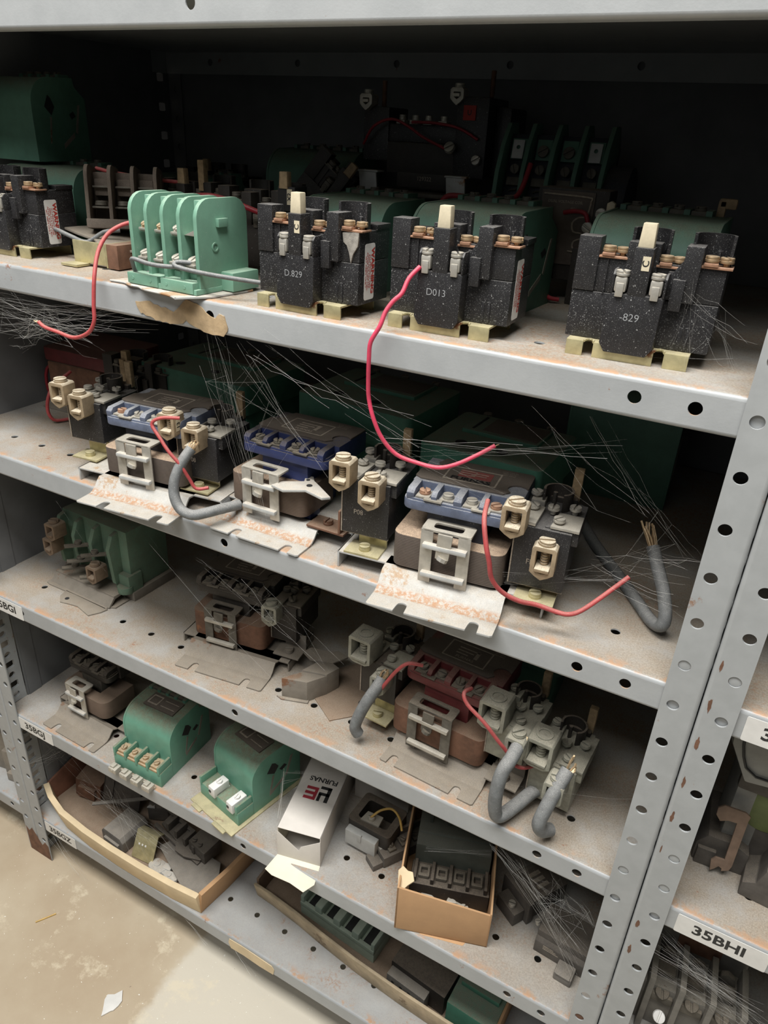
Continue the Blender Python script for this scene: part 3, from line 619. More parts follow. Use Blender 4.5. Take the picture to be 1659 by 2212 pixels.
def dome_contactor(label, loc, yaw, wd=120, d=115, h=95, mt='green', front=0, terms=4, name='contactor', rot=None, group='domed green contactors', plate=False, steps=True, wl='brass', lugs=False, lastrow=True, zf=0):
    R_ = thing(name, label, 'contactor', loc, yaw, rot, group)
    f = front
    prof = [(f, zf), (f, h * .60)]
    r = h * .33; cx, cz = f + r, h - r
    prof += [(cx + r * math.cos(math.radians(180 - a)), cz + r * math.sin(math.radians(180 - a))) for a in range(8, 86, 11)]
    prof += [(f + r * 1.2, h), (d * .80, h + 1), (d * .82, h - 8), (d, h - 20), (d, zf)]
    mb = MB(); mb.prism(prof, 'x', 2.5, wd - 2.5, 0)
    mb.build('cover', mt, R_, auto=25)
    # cheeks with diamond opening and slots
    for x0, x1 in ((0, 2.6), (wd - 2.6, wd)):
        mb = MB()
        pr2 = [(a - .5 if a < d * .5 else a, b_ + (.6 if b_ > h * .6 else 0)) for a, b_ in prof]
        mb.prism(pr2, 'x', x0, x1, .3)
        mb.m(1)
        xs_ = x1 if x1 > wd / 2 else x0 - .3
        mb.prism([(f + d * .22, h * .66), (f + d * .30, h * .80), (f + d * .35, h * .76), (f + d * .40, h * .66), (f + d * .33, h * .56)], 'x', xs_, xs_ + .3, 0)
        mb.prism([(d * .66, h * .58), (d * .74, h * .62), (d * .78, h * .56), (d * .70, h * .52)], 'x', xs_, xs_ + .3, 0)
        mb.m(2)
        mb.prism([(f + d * .30, h * .54), (f + d * .33, h * .54), (f + d * .27, h * .22), (f + d * .25, h * .22)], 'x', xs_, xs_ + .5, 0)
        mb.prism([(d * .84, h * .70), (d * .88, h * .70), (d * .78, h * .34), (d * .75, h * .36)], 'x', xs_, xs_ + .5, 0)
        mb.prism([(d * .5, h * .16), (d * .72, h * .30), (d * .72, h * .36), (d * .5, h * .22)], 'x', xs_, xs_ + .5, 0)
        mb.build('side_cheek', [mt, 'ink', 'plated'], R_, auto=25)
    if f > 0:   # stepped front terminal block
        mb = MB(); mb.box(0, wd, 2, f + 1, zf, 24, .8)
        for k in range(terms + 1):
            x = 3 + (wd - 6) * k / terms
            if not lugs or k in (0, terms): mb.box(x - 1.8, x + 1.8, 1, f - 1, 22, 36, .8)
        mb.build('terminal_block', mt, R_)
        for k in range(terms):
            if lugs and k in (0, 2): continue
            x = 3 + (wd - 6) * (k + .5) / terms; w2 = (wd - 6) / terms / 2 - 3
            mb = MB(); mb.box(x - w2, x + w2, 2, f - 4, 24, 27, .4)
            if lugs: mb.box(x - w2, x + w2, -2, f - 5, 22, 38, 1.2); mb.m(1).cyl((x - 3, -2.4, 30), 2.4, 1, 'y', 12); mb.m(0)
            else: mb.box(x - w2 + 1, x + w2 - 1, 4, f - 6, 27, 31, .6)
            mb.screw((x, f * .42, 31.5 if not lugs else 38), 4.2, 3, random.uniform(0, 180)); mb.build('terminal', [wl, 'ink'], R_)
    if f > 0:
        mb = MB(); mb.box(wd * .22, wd * .84, d * .46, d * .70, h - .5, h + 2.2, .5); mb.m(1).ring(rrect(wd * .26, wd * .46, d * .50, d * .66, 1), rrect(wd * .28, wd * .44, d * .52, d * .64, 1), 'z', h + 2.2, h + 2.8); mb.box(wd * .52, wd * .8, d * .52, d * .53, h + 2.2, h + 2.7, 0); mb.box(wd * .52, wd * .8, d * .62, d * .63, h + 2.2, h + 2.7, 0); mb.build('label_plate', ['label', 'line'], R_)
    if lastrow:  # terminals showing along the top of the back
        mb = MB(); 
        for k in range(5): x = 12 + k * (wd - 24) / 4; mb.box(x - 8, x - 3, d * .72, d * .92, h - 16, h + 5, .6)
        mb.build('rear_barrier', mt, R_)
        for k in range(4):
            x = 12 + (k + .5) * (wd - 24) / 4 - 5
            mb = MB(); mb.box(x - 6, x + 6, d * .74, d * .9, h - 6, h + 4, .5); mb.screw((x, d * .82, h + 4), 4.4, 3.4, random.uniform(0, 180)); mb.build('rear_terminal', 'dullm', R_)
    if plate:
        mb = MB(); mb.box(-2, wd + 5, -14, d + 3, 0, 2, .4); mb.box(6, 24, -19, -13, 0, 2, .4); mb.box(wd - 30, wd - 6, -19, -13, 0, 2, .4); mb.build('base_plate', 'galv', R_)
    return R_
# base plate shared by the starters
def base_plate(R_, W, mt='plate', wingl=-48, wingr=30, depth=115, notch=(.27, .84), slope=True, zc=17):
    mb = MB(); P = [(0, 26), (0, 1), (2, 0)]
    for q in notch:
        x = W * q; P += [(x - 5, 0), (x - 4.5, 8)] + [(x + 4.5 * math.cos(math.radians(a)), 9 + 4.5 * math.sin(math.radians(a))) for a in range(150, 20, -25)] + [(x + 4.5, 8), (x + 5, 0)]
    P += [(W - 2, 0), (W, 1.5), (W, 26)]
    mb.prism(P, 'z', 0.3, 2.1, .25)
    A = [(19, 1.6), (25, 3.2), (30, 7), (34, 12), (38, 15.5), (44, zc), (60, zc)] if slope else [(19, 1.6), (40, 2), (60, 3)]
    Q = [(y, z) for y, z in A] + [(y + .9, z - 1.8) for y, z in A[::-1]]
    mb.prism(Q, 'x', 0, W, 0)
    if slope:
        mb.box(wingl, W + wingr, 46, depth, zc - 1.8, zc, .4)
        for x in (wingl, W + wingr - 1.8): mb.box(x, x + 1.8, 46, depth, 0.2, zc, .4)
        mb.box(0, W, depth - 30, depth + 20, zc - 1.8, zc - .1, 0)
    else:
        mb.box(wingl, W + wingr, 56, depth, 3, 4.8, .4); mb.box(wingl, wingl + 20, 40, 60, 3, 8, .4)
    return mb.build('base_plate', mt, R_)
def magnet(R_, x0, x1, y0, y1, z0, z1, mt='lam', cut=None, r=9):
    P = rrect(x0, x1, y0, y1, r)
    cx0, cx1 = x0 + 27, x1 - 27; cy = y0 + 17
    o = rrect(x0, x1, y0, y1 + 12, r)
    # U shape open to the back
    pts = [p for p in o if p[1] < (y0 + y1) / 2]
    fr = [(x1, y1), (cx1, y1), (cx1, cy), (cx0, cy), (cx0, y1), (x0, y1)]
    lo = sorted([p for p in o if p[1] < (y0 + y1) / 2], key=lambda p: p[0])
    mb = MB(); mb.prism(lo + fr, 'z', z0, z1, .7); return mb.build('magnet_frame', mt, R_)
def clip(R_, c, y, z0, z1, mt='steel', bar='plate', wd=44, tilt=0):
    h = wd / 2; mb = MB()
    for s in (-1, 1): mb.box(*sorted((c + s * h, c + s * (h - 11))), y, y + 1.8, z0, z1, .6)
    mb.ring(rrect(c - h, c + h, y, y + 20, 3), rrect(c - h + 9, c + h - 9, y + 5, y + 15, 3), 'z', z1 - 1.5, z1 + .5, .3)
    mb.prism([(c - 7, z1 - 24), (c + 5, z1 - 24), (c + 7, z1 - 3), (c + 7, z1), (c - 6, z1), (c - 6, z1 - 3)], 'y', y - 4, y - 2, .7)
    mb.tube([(c, y - 3, z1 - 22), (c - 1, y - 4, z1 - 25)], 5, 8, 1)
    o = mb.build('spring_clip', mt, R_)
    for z in (z1 - 14, z0 + 10):
        mb = MB(); mb.box(c - h + 3, c + h - 2, y - 5, y + 1, z - 2.2, z + 2.2, 1.3); mb.build('clip_bar', bar, o)
def coil(R_, x0, x1, y0, z0, mt='blue', low='navy', lab='label', logo=True, depth=76, body=None, mtt='steel', text='FURNAS'):
    """coil with a flange carrying four screw terminals and a label plate on top"""
    mb = MB()
    mb.prism(rrect(x0, x1, y0, y0 + 26, 9), 'z', z0, z0 + 9, 1.2)
    mb.prism(rrect(x0 + 2, x1 - 2, y0 + 1, y0 + 26, 8), 'z', z0 + 8, z0 + 11, .8)
    n = 4; s = (x1 - x0 - 14) / n
    for k in (0, 1, 2, 3, 4):
        x = x0 + 7 + k * s; wd = 2.6 if k in (1, 3) else 3.6
        mb.prism([(y0 + 1.5, z0 + 9), (y0 + 1, z0 + 15), (y0 + 5, z0 + 18.5), (y0 + 24, z0 + 19), (y0 + 24, z0 + 9)], 'x', x - wd, x + wd, 1.0)
    mb.box(x0 + 2, x1 + 2, y0 + 22, y0 + depth, z0 - 3, z0 + 18.5, 1.2)
    o1 = mb.build('coil_bobbin', mt, R_)
    mb = MB(); mb.box(x0 + 22, x1 - 24, y0 + 6, y0 + depth - 14, z0 - 62, z0 + 1, 1.5)
    mb.box(x0 + 48, x1 - 18, y0 + 2, y0 + 20, 12, 24, 1.0); mb.m(1).text('670', 8, TXF(x0 + 62, y0 + 1.8, 17.5), .01)
    mb.build('coil_winding', [low, 'print_'], R_)
    for k in range(n):
        x = x0 + 7 + (k + .5) * s
        mb = MB(); mb.box(x - 6, x + 6, y0 + 2 + (k % 2) * 2, y0 + 16, z0 + 11.5, z0 + 13, .3)
        if k % 2 == 0: mb.prism([(x + 2, y0 - 1), (x + s - 3, y0 - 1), (x + s - 3, y0 + 4), (x + 2, y0 + 4)], 'z', z0 + 11, z0 + 12.6, .3)
        mb.m(1 if k in (0, 3) else 0).screw((x, y0 + 10, z0 + 13.2), 5, 3.6, random.uniform(0, 180)); mb.build('coil_terminal', [mtt, 'copper' if mtt == 'steel' else mtt], o1)
    # label plate: front corners notched in circles
    a, b_ = x0 + 2, x1 + 2; y1 = y0 + 25; y2 = y0 + depth; zz = z0 + 18.6
    P = [(a + 6, y1)]
    P += [(b_ - 18, y1)] + [(b_ - 8 + 9 * math.cos(math.radians(t)), y1 + 14 + 9 * math.sin(math.radians(t))) for t in range(235, 30, -25)]
    P += [(b_, y1 + 20), (b_, y2 - 3), (b_ - 3, y2), (a + 14, y2)]
    P += [(a + 12, y2 - 8)] + [(a + 4 + 8 * math.cos(math.radians(t)), y2 - 16 + 8 * math.sin(math.radians(t))) for t in range(40, -90, -25)] + [(a, y2 - 26), (a, y1 + 4)]
    mb = MB(); mb.prism(P, 'z', zz, zz + 1.4, .3)
    cx, cy = (a + b_) / 2 - 2, y1 + 23; zt = zz + 1.45
    mb.m(1).ring(rrect(cx - 24, cx + 24, cy - 15, cy + 15, 1), rrect(cx - 22.5, cx + 22.5, cy - 13.5, cy + 13.5, 1), 'z', zt, zt + .15)
    TT = lambda x, y: Matrix.Translation((x, y, zt + .16))
    if logo == 'red':
        mb.m(2).prism(rrect(cx - 13, cx + 17, cy - 5, cy + 11, 1), 'z', zt, zt + .1, 0)
        mb.m(1)
        for q in (-1, 3.5, 8): mb.box(cx - 13, cx + 2, cy + q, cy + q + 1.2, zt + .1, zt + .2, 0)
        mb.box(cx - 2, cx + 12, cy + 1.3, cy + 2.5, zt + .1, zt + .2, 0); mb.box(cx + 1, cx + 13, cy + 5.6, cy + 6.8, zt + .1, zt + .2, 0)
        mb.m(3).text('FURNAS', 8.5, TT(cx, cy - 9.5), .04, 1.15)
    else:
        mb.m(1)
        for q in (-4, 1, 6): mb.box(cx - 12, cx + 5 + q, cy + q, cy + q + 1.4, zt, zt + .15, 0)
        mb.box(cx + 8, cx + 12, cy - 5, cy + 8, zt, zt + .15, 0); mb.text(text, 5.5, TT(cx, cy - 9.5), .01)
    mb.m(1)
    for q in range(3): mb.text('COIL VOLTS' if q == 0 else '480V 60HZ', 2.6, TT(b_ - 22, y2 - 6 - q * 3.4), 0)
    mb.build('label_plate', [lab, 'line', 'logo', 'ink'], o1)
    return o1
def side_relay(R_, x0, y0, z0, wd=48, h=46, d=62, code='P08', lm='lugm', bm='black', lugs=((10, 0), (34, -12)), big=False, lever='tan', foot=True, flipl=False, mm='steel', ft='galv', back=0):
    """overload block on a side bracket"""
    if foot:
        mb = MB(); zc = 17
        mb.box(x0 + 14, x0 + 42, y0 + 10, y0 + 12, zc, z0 + 6, .4); mb.box(x0 + 8, x0 + 42, y0 - 12, y0 + 12, zc, zc + 2, .4)
        mb.screw((x0 + 25, y0 - 2, zc + 2), 5.5, 5, 20); mb.build('foot_bracket', ft, R_)
    mb = MB(); mb.box(x0, x0 + wd, y0, y0 + d, z0, z0 + h, 1.2)
    mb.box(x0 + wd * .5, x0 + wd + 5, y0 + 4, y0 + d - 4, z0 + h - 12, z0 + h + 1, 1)
    mb.m(1).box(x0 - .4, x0 + .8, y0 - .5, y0 + .7, z0, z0 + h, .3); mb.box(x0, x0 + wd, y0 + 1, y0 + 3, z0 - .8, z0 + .3, .2)
    mb.text(code, 7, TXF(x0 + wd * .36, y0 - .15, z0 + h * .42), 0.0, .9)
    blk = mb.build('overload_block', [bm, 'line'], R_)
    zt = z0 + h
    mb = MB()
    # slanted contact strips with screws
    mb.prism([(x0 + 2, y0 + 2), (x0 + 16, y0), (x0 + 18, y0 + 34), (x0 + 6, y0 + 36)], 'z', zt + 1, zt + 4, .5)
    mb.prism([(x0 + wd * .6, y0 + 2), (x0 + wd + 5, y0 + 2), (x0 + wd + 5, y0 + 30), (x0 + wd * .66, y0 + 30)], 'z', zt + 1, zt + 3.4, .5)
    mb.box(x0 + 4, x0 + 16, y0 + 40, y0 + 58, zt, zt + 6, .8)
    mb.build('contact_strip', mm, blk)
    for (sx, sy, sz) in ((9, 26, 4), (7, 48, 6.5), (wd * .72, 10, 3.6), (wd * .55, 27, 5), (wd * .92, 34, 5)):
        mb = MB(); mb.screw((x0 + sx, y0 + sy, zt + sz + 1.5), 5.0, 3.6, random.uniform(0, 180), shank=4); mb.build('screw', mm, blk)
    mb = MB(); mb.arc((x0 + wd * .55, y0 + 46), 11, 2, -60, 200, zt, zt + 17, 14); mb.cyl((x0 + wd * .5, y0 + 44, zt), 2, 15, bev=.4)
    mb.box(x0 + wd * .2, x0 + wd * .9, y0 + 54, y0 + d + 4, zt - 4, zt + 6, 1); mb.build('heater_shield', 'blackd', blk)
    if lever:
        mb = MB(); mb.box(x0 + wd * .74, x0 + wd * .74 + 8, y0 + d - 2, y0 + d + 4, zt + 2, zt + 32, .7); mb.build('reset_lever', lever, R_)
    for i, (lx, lz) in enumerate(lugs):
        if big: lug(R_, x0 + lx, y0 - 12, zt - 4 + lz, 27, 26, 31, lm, big=True)
        else: lug(R_, x0 + lx, y0 - 16, zt - 4 + lz, 20, 18, 24, lm, flip=(flipl and i == 1))
    return blk
def wire(root, pts, r, mt, name='lead_wire', seg=10, world=True, sub=4, strands=None, label=None):
    mb = MB(); mb.tube(pts, r, seg, sub)
    if strands:
        mb.m(1)
        e = Vector(pts[-1 if strands > 0 else 0]); q = Vector(pts[-2 if strands > 0 else 1]); d = (e - q).normalized()
        for k in range(abs(strands)):
            j = Vector((random.uniform(-1, 1), random.uniform(-1, 1), random.uniform(-1, 1))) * r * .8
            mb.tube([e - d * 2 + j * .5, e + d * r * .8 + j * .9, e + d * r * random.uniform(1.2, 1.7 if r > 3 else 3.6) + j * (.7 if r > 3 else 1.5)], r * .16 + .1, 5, 1)
    return mb.build(name, [mt, 'wire'], root, world=world, label=label, auto=60)

# ================================================================ TOP SHELF (B)
zB, zC, zD, zE, zF = (ZT[k] for k in 'BCDEF')
overload_relay('black overload relay with cream lever near left post, cut off by left photo edge', (-0.788, 0.034, zB), 0, '829', group=None)
r829 = overload_relay('black overload relay marked D 829, chipped dusty corner, right beside bright green contactor', (-0.394, 0.012, zB), -1, 'D.829', worn=True, group=None)
r013 = overload_relay('black overload relay with long pink wire hanging from its front terminal', (-0.2725, 0.019, zB), 2, 'D013', tagx=False, group=None)
r829b = overload_relay('black overload relay marked 829 at the right end of the top shelf', (-0.134, 0.031, zB), 2.5, '-829', sticker_=False, group=None)
wire(r013, [(-246, 15, 62), (-251, 8, 54), (-253, 2, 44), (-258, -2, 38), (-262, -6, 30), (-264, -10, 20), (-270, -12, 8), (-271, -12, -4), (-272, -10, -22), (-272, -8, -38), (-267, -8, -54), (-260, -5, -70), (-249, 0, -83), (-233, 5, -88), (-215, 8, -89), (-201, 12, -84), (-187, 18, -75), (-175, 25, -66)], 1.75, 'pink', strands=1, label='long pink wire')

# bright green open four-pole contactor
g = thing('open_contactor', 'bright mint green four-pole contactor with open fins and two grey wires', 'contactor', (-0.531, 0.004, zB + 0.003), -3)
mb = MB()
for k in range(5):
    x = k * 19.6; y0 = 4 - k * .0; dd = 62 if k == 4 else 56; rr = 16
    P = [(y0, 4), (y0, 76 - rr)] + [(y0 + rr - rr * math.cos(math.radians(a)), 76 - rr + rr * math.sin(math.radians(a))) for a in range(10, 91, 16)] + [(y0 + dd - rr, 76)] + [(y0 + dd - rr + rr * math.sin(math.radians(a)), 76 - rr + rr * math.cos(math.radians(a))) for a in range(10, 91, 16)] + [(y0 + dd, 4)]
    mb.prism(P, 'x', x, x + 4.2, .5)
mb.build('phase_barrier', 'greenb', g)
mb = MB(); mb.box(0, 82, 34, 58, 2, 72, .8)
for k in range(4):
    x = 4 + k * 19.6; mb.box(x + 8, x + 15.6, 14, 34, 50, 74, .6); mb.box(x, x + 15.6, 20, 40, 38, 43, 2); mb.prism([(12, 3), (12, 14), (34, 22), (34, 3)], 'x', x, x + 15.6, .5)
mb.box(-1, 37, -3, 14, 0, 9.5, .8); mb.box(41, 80, -3, 14, 0, 9.5, .8)
for x in (6, 28, 48, 70): mb.cyl((x, -3.3, 5), 1.6, .8, 'y', 10)
mb.box(0, 83, -2, 62, -0.5, 4, .6); mb.box(80, 96, 30, 64, 0, 16, .8)
mb.build('contactor_body', 'greenb', g)
for k in range(4):
    x = 4 + k * 19.6
    for yy, z in ((15, 45), (11, 21)):
        if k == 3 and z == 45:
            mb = MB(); mb.prism([(x, 46), (x + 15, 52), (x + 15, 46)], 'y', 8, 26, .3); mb.build('contact_tab', 'steel', g); continue
        mb = MB(); mb.box(x + 1, x + 15, yy - 4, yy + 14, z - 1.5, z, .3); mb.box(x + 2, x + 13, yy - 6, yy + 6, z, z + 2, .5)
        mb.m(1).screw((0, 0, 0), 5.6, 4, 60 + 10 * k, M=Matrix.Translation((x + 8, yy, z + 3)) @ Matrix.Rotation(math.radians(22), 4, 'X'), shank=3); mb.build('terminal', ['steel', 'brass' if (k < 2 and z > 30) else 'steel'], g)
mb = MB(); mb.box(82.6, 86.4, 26, 38, 53, 60, .6); mb.ring([(24 + 4 * math.cos(t), 37 + 4 * math.sin(t)) for t in [k * math.pi / 8 for k in range(16)]], [(24 + 2.6 * math.cos(t), 37 + 2.6 * math.sin(t)) for t in [k * math.pi / 8 for k in range(16)]], 'x', 82.6, 83.6, .2)
mb.build('side_latch', 'greenb', g)
mb = MB(); mb.prism([(-26, -2), (-8, -1), (4, -6), (14, -4), (28, -10), (58, -12), (74, -18), (92, 6), (96, 56), (-8, 58)], 'z', -2.6, -0.8, .4)
mb.tube([(-26, -2, -1.8), (-8, -1, -1.6), (4, -6, -1.4), (14, -4, -2), (28, -10, -1.8), (58, -12, -1.8), (74, -18, -1.6)], 1.1, 6)
mb.build('carrier_plate', 'plate', g)
wire(g, [(-400, 24, 30), (-419, 10, 33), (-445, 3, 35), (-469, -2, 38), (-472, 2, 41), (-458, 8, 41), (-450, 14, 40)], 1.9, 'greyw', label='grey wire across the fins')
wire(g, [(-466, 8, 40), (-474, 1, 37), (-496, -4, 37), (-519, -2, 39), (-524, 1, 35), (-526, 8, 24), (-515, 16, 26)], 1.9, 'greyw')
o = wire(None, [(-549, 60, 66), (-560, 48, 63), (-568, 35, 60), (-573, 20, 52), (-571, 5, 38), (-565, -8, 18), (-566, -12, -7), (-566, -14, -21), (-575, -15, -33), (-596, -15, -41), (-618, -15, -39), (-636, -15, -37), (-644, -15, -33)], 1.9, 'redw', 'red_wire', strands=5, world=False)
tag(o, 'red wire drooping over the top shelf lip left of the mint green contactor', 'wire')

# domed green contactors behind the relays
dome_contactor('domed dark green contactor behind the leftmost black relay', (-0.830, 0.100, zB), 10, 104, 100, 82, 'greenk', group=None)
dome_contactor('domed green contactor behind the relay with chipped corner', (-0.432, 0.128, zB), -3, 92, 100, 78, 'greenk', group=None)
dome_contactor('domed green contactor behind the relay with the pink wire', (-0.297, 0.095, zB), -3, 92, 108, 83, 'greenk', group=None)
dome_contactor('domed green contactor behind the rightmost black relay', (-0.150, 0.108, zB), 0, 92, 105, 86, 'greenk', group=None)
# tall contactor stacked at upper left
dome_contactor('dark green contactor stacked high on another one at the upper left', (-0.884, 0.135, zB + 0.086), 2, 84, 78, 86, 'greenk', name='contactor', group=None, lastrow=True)

# brown dusty three pole contactor on a bent plate
bn = thing('open_contactor', 'dusty brown three-pole contactor tilted on a bent plate behind the red wire', 'contactor', (-0.682, 0.068, zB + 0.026), 0)
mb = MB(); T = Matrix.Translation((16, -6, 0)) @ rotm('Z', 36) @ rotm('X', -10, (0, 20, 0)) @ Matrix.Scale(.92, 4) @ Matrix.Translation((-12, 0, 0))
for k in range(4):
    x = 24 + k * 25; rr = 14
    P = [(8, 4), (8, 72 - rr)] + [(8 + rr - rr * math.cos(math.radians(a)), 72 - rr + rr * math.sin(math.radians(a))) for a in range(10, 91, 16)] + [(56, 72), (60, 66), (60, 4)]
    mb.prism(P, 'x', x, x + 4, .5, M=T)
mb.box(24, 104, 36, 60, 4, 66, .8, M=T); mb.box(24, 104, 4, 30, 4, 14, 1.2, M=T)
for k in range(3): mb.box(31 + k * 25, 46 + k * 25, 26, 36, 40, 58, 1.5, M=T)
mb.build('contactor_body', 'brownk' if 'brownk' in K else 'dullm', bn)
for k in range(3):
    x = 28 + k * 25
    mb = MB(); mb.box(x + 1, x + 20, 16, 36, 26, 28, .4, M=T); mb.box(x + 2, x + 19, 20, 37, 48, 50, .4, M=T); mb.screw((x + 10, 22, 29), 7, 5, 30, M=T, shank=3); mb.build('terminal', 'dullm', bn)
mb = MB(); mb.prism([(-18, 6), (10, 0), (40, -4), (60, -16), (80, -14), (120, 10), (120, 60), (-5, 60)], 'z', 0, 2.2, .4, M=rotm('Y', 6)); mb.build('bent_plate', 'plated', bn)
wire(bn, [(-625, 84, 46), (-636, 72, 44), (-650, 62, 34), (-668, 58, 38), (-690, 60, 42), (-706, 64, 42), (-712, 70, 36), (-704, 80, 30)], 2.2, 'greyw')
mb = MB(); mb.box(-652, -606, 45, 47, 17, 38, .4); mb.box(-655, -632, 30, 47, 14.6, 17, .4); mb.box(-607, -605, 45, 80, 15, 38, .4); mb.m(1).box(-604.5, -590, 45, 84, 15, 38, .5)
o = mb.build('angle_bracket', ['galv', 'rustm']); tag(o, 'yellowish galvanised angle bracket under the bent plate of the brown contactor', 'bracket')

# dusty relays in the gloom at the back of the top shelf
overload_relay('dark dusty relay with paired tan levers behind the mint green contactor', (-0.645, 0.158, zB), 0, '', lever='tan', sticker_=False, tagx=False, dusty=True, lever2=60)
overload_relay('dusty relay tagged X2 with tan lever behind the mint green contactor', (-0.541, 0.138, zB), 0, '', lever='tan', sticker_=False, tagx=False, dusty=True, ldx=44, mark='X2')
overload_relay('dim dusty relay with one tan lever at the back wall of the top shelf', (-0.80, 0.375, zB), 0, '', lever='tan', sticker_=False, tagx=False, dusty=True)
o = wire(None, [(-560, 110, 78), (-540, 100, 84), (-515, 104, 86), (-490, 112, 80), (-470, 118, 74), (-455, 120, 72)], 2.6, 'redwd', 'red_wire', world=False); tag(o, 'thick red wire arching over behind the mint green contactor towards the X2 relay', 'wire')
o = wire(None, [(-690, 120, 100), (-670, 130, 96), (-640, 150, 92), (-615, 165, 90)], 2.0, 'redw', 'red_wire', world=False); tag(o, 'thin dusty red wire rising from the brown contactor to the paired levers relay', 'wire')
overload_relay('tilted black relay with tan lever leaning against the back heap', (-0.555, 0.27, zB + 0.055), 0, '', lever='tan', sticker_=False, tagx=False, dusty=True, rot=(math.radians(-6), math.radians(38), math.radians(8)), group=None)
dome_contactor('very dark green contactor lying behind the tilted relay', (-0.63, 0.34, zB), 5, 120, 90, 110, 'greenk', group=None)
dome_contactor('dim green contactor lying low at the back left of the top shelf', (-0.82, 0.33, zB), -14, 110, 90, 70, 'greenk', group=None)

# black starter raised at the back centre
bs = thing('motor_starter', 'all black motor starter raised high at the back of the top shelf', 'starter', (-0.474, 0.300, zB + 0.072), 2)
mb = MB(); mb.box(0, 150, 10, 70, 0, 4, .6); mb.prism([(0, 10), (40, 8), (90, 2), (140, 8), (150, 10), (150, 14), (0, 14)], 'z', 0, 4, .4); mb.build('base_plate', 'dullm', bs)
mb = MB(); mb.box(30, 112, 20, 70, 22, 54, 2); mb.m(1).text('129322', 6, TXF(78, 19.8, 18)); mb.m(0).box(44, 108, 20, 60, 8, 24, 1); mb.build('coil', ['blackd', 'line'], bs)
mb = MB(); mb.box(6, 128, 24, 70, 54, 72, 1.5); mb.box(-2, 30, 22, 72, 34, 88, 2); mb.box(112, 148, 18, 80, 22, 100, 2); mb.box(148, 166, 40, 96, 24, 92, 4); mb.build('housing', 'black', bs)
for x in (46, 62, 78, 96):
    mb = MB(); mb.box(x - 5, x + 5, 18, 32, 72, 76, .6); mb.screw((x, 24, 76), 4, 5, 40); mb.build('terminal', 'steel', bs)
for x, z in ((4, 88), (112, 96)):
    lug(bs, x, 14, z, 15, 16, 12, 'steel')
for x, y, z in ((14, 40, 88), (138, 50, 100)):
    mb = MB(); mb.cyl((x, y, z), 2.6, 26, seg=12, bev=.5); mb.build('reset_rod', 'rustm', bs)
for x in (2, 110):
    mb = MB(); mb.prism([(x, 22), (x + 22, 22), (x + 24, 2), (x + 2, 2)], 'y', 6, 9, .5); mb.box(x - 2, x + 24, 6, 24, 22, 24, .5); mb.build('foot_bracket', 'plate', bs)
mb = MB(); mb.box(120, 134, 16.5, 18, 78, 92, .2); mb.m(1).text('U', 7, TXF(127, 16.3, 85), .02); mb.build('red_tag', ['logo2' if 'logo2' in K else 'redprint', 'ink'], bs)
for pts in ([(2, 16, 50), (18, 8, 68), (40, 8, 76), (60, 8, 70), (80, 6, 60), (104, 12, 50)], [(62, 14, 74), (90, 14, 74), (118, 14, 70), (140, 14, 60)]):
    wire(bs, pts, 1.5, 'redwd', world=False)
for x, y, z, r_, a_ in ((110, 12, 50, 6, 60), (140, 16, 40, 5, 80)):
    mb = MB(); mb.screw((x, y, z), r_, 5, 30, M=rotm('X', a_, (x, y, z))); mb.build('screw', 'steel', bs)

# ribbed green contactor at the back right
rg = thing('open_contactor', 'dark green contactor with five upright ribs and pale screw tabs at the back right', 'contactor', (-0.306, 0.295, zB + 0.060), 2, rot=(math.radians(-14), 0, math.radians(2)))
mb = MB()
for k in range(5):
    x = k * 27; P = [(6, 0), (0, 20), (-2, 45), (3, 72), (14, 96), (34, 102), (50, 90), (55, 0)]
    mb.prism(P, 'x', x, x + 4.6, .6)
mb.build('rib', 'greenk', rg)
mb = MB(); mb.box(0, 112, 22, 60, 0, 88, 1); mb.cyl((110, 40, 30), 36, 26, 'x', 24, 2); mb.build('body', 'navy', rg)
for k in range(4):
    x = 5 + k * 27; mb = MB(); mb.box(x + 3, x + 19, 16, 22, 62, 82, .6); mb.m(1)
    if k in (0, 3): mb.ring(rrect(x + 5, x + 17, 62, 80, .6), [(x + 11 + 2 * math.cos(math.radians(a)), 73 + 2 * math.sin(math.radians(a))) for a in [(-90 + 18 * i) for i in range(20)]], 'y', 13, 15, .2)
    else: mb.m(2).screw((x + 11, 15, 70), 6, 3, 30, M=rotm('X', 90, (x + 11, 15, 70)))
    mb.m(2).screw((x + 11, 15, 52), 5, 3, 110, M=rotm('X', 90, (x + 11, 15, 52))); mb.box(x + 4, x + 18, 14, 22, 36, 44, .6); mb.build('contact', ['greenk', 'plate', 'dullm'], rg)
    mb = MB(); mb.tube([(x + 11 + 5 * math.cos(a * .9), 22 + 5 * math.sin(a * .9), 4 + a * .85) for a in range(0, 36)], .8, 5, 1); mb.build('spring', 'dullm', rg)
wire(rg, [(-256, 268, 128), (-258, 258, 108), (-262, 250, 98), (-272, 240, 96), (-300, 232, 96), (-322, 226, 96), (-328, 222, 88)], 2.6, 'redwd', label='thick red wire')
wire(rg, [(-236, 225, 94), (-262, 222, 92), (-292, 215, 94), (-308, 212, 90), (-312, 208, 82)], 2.4, 'redwd')

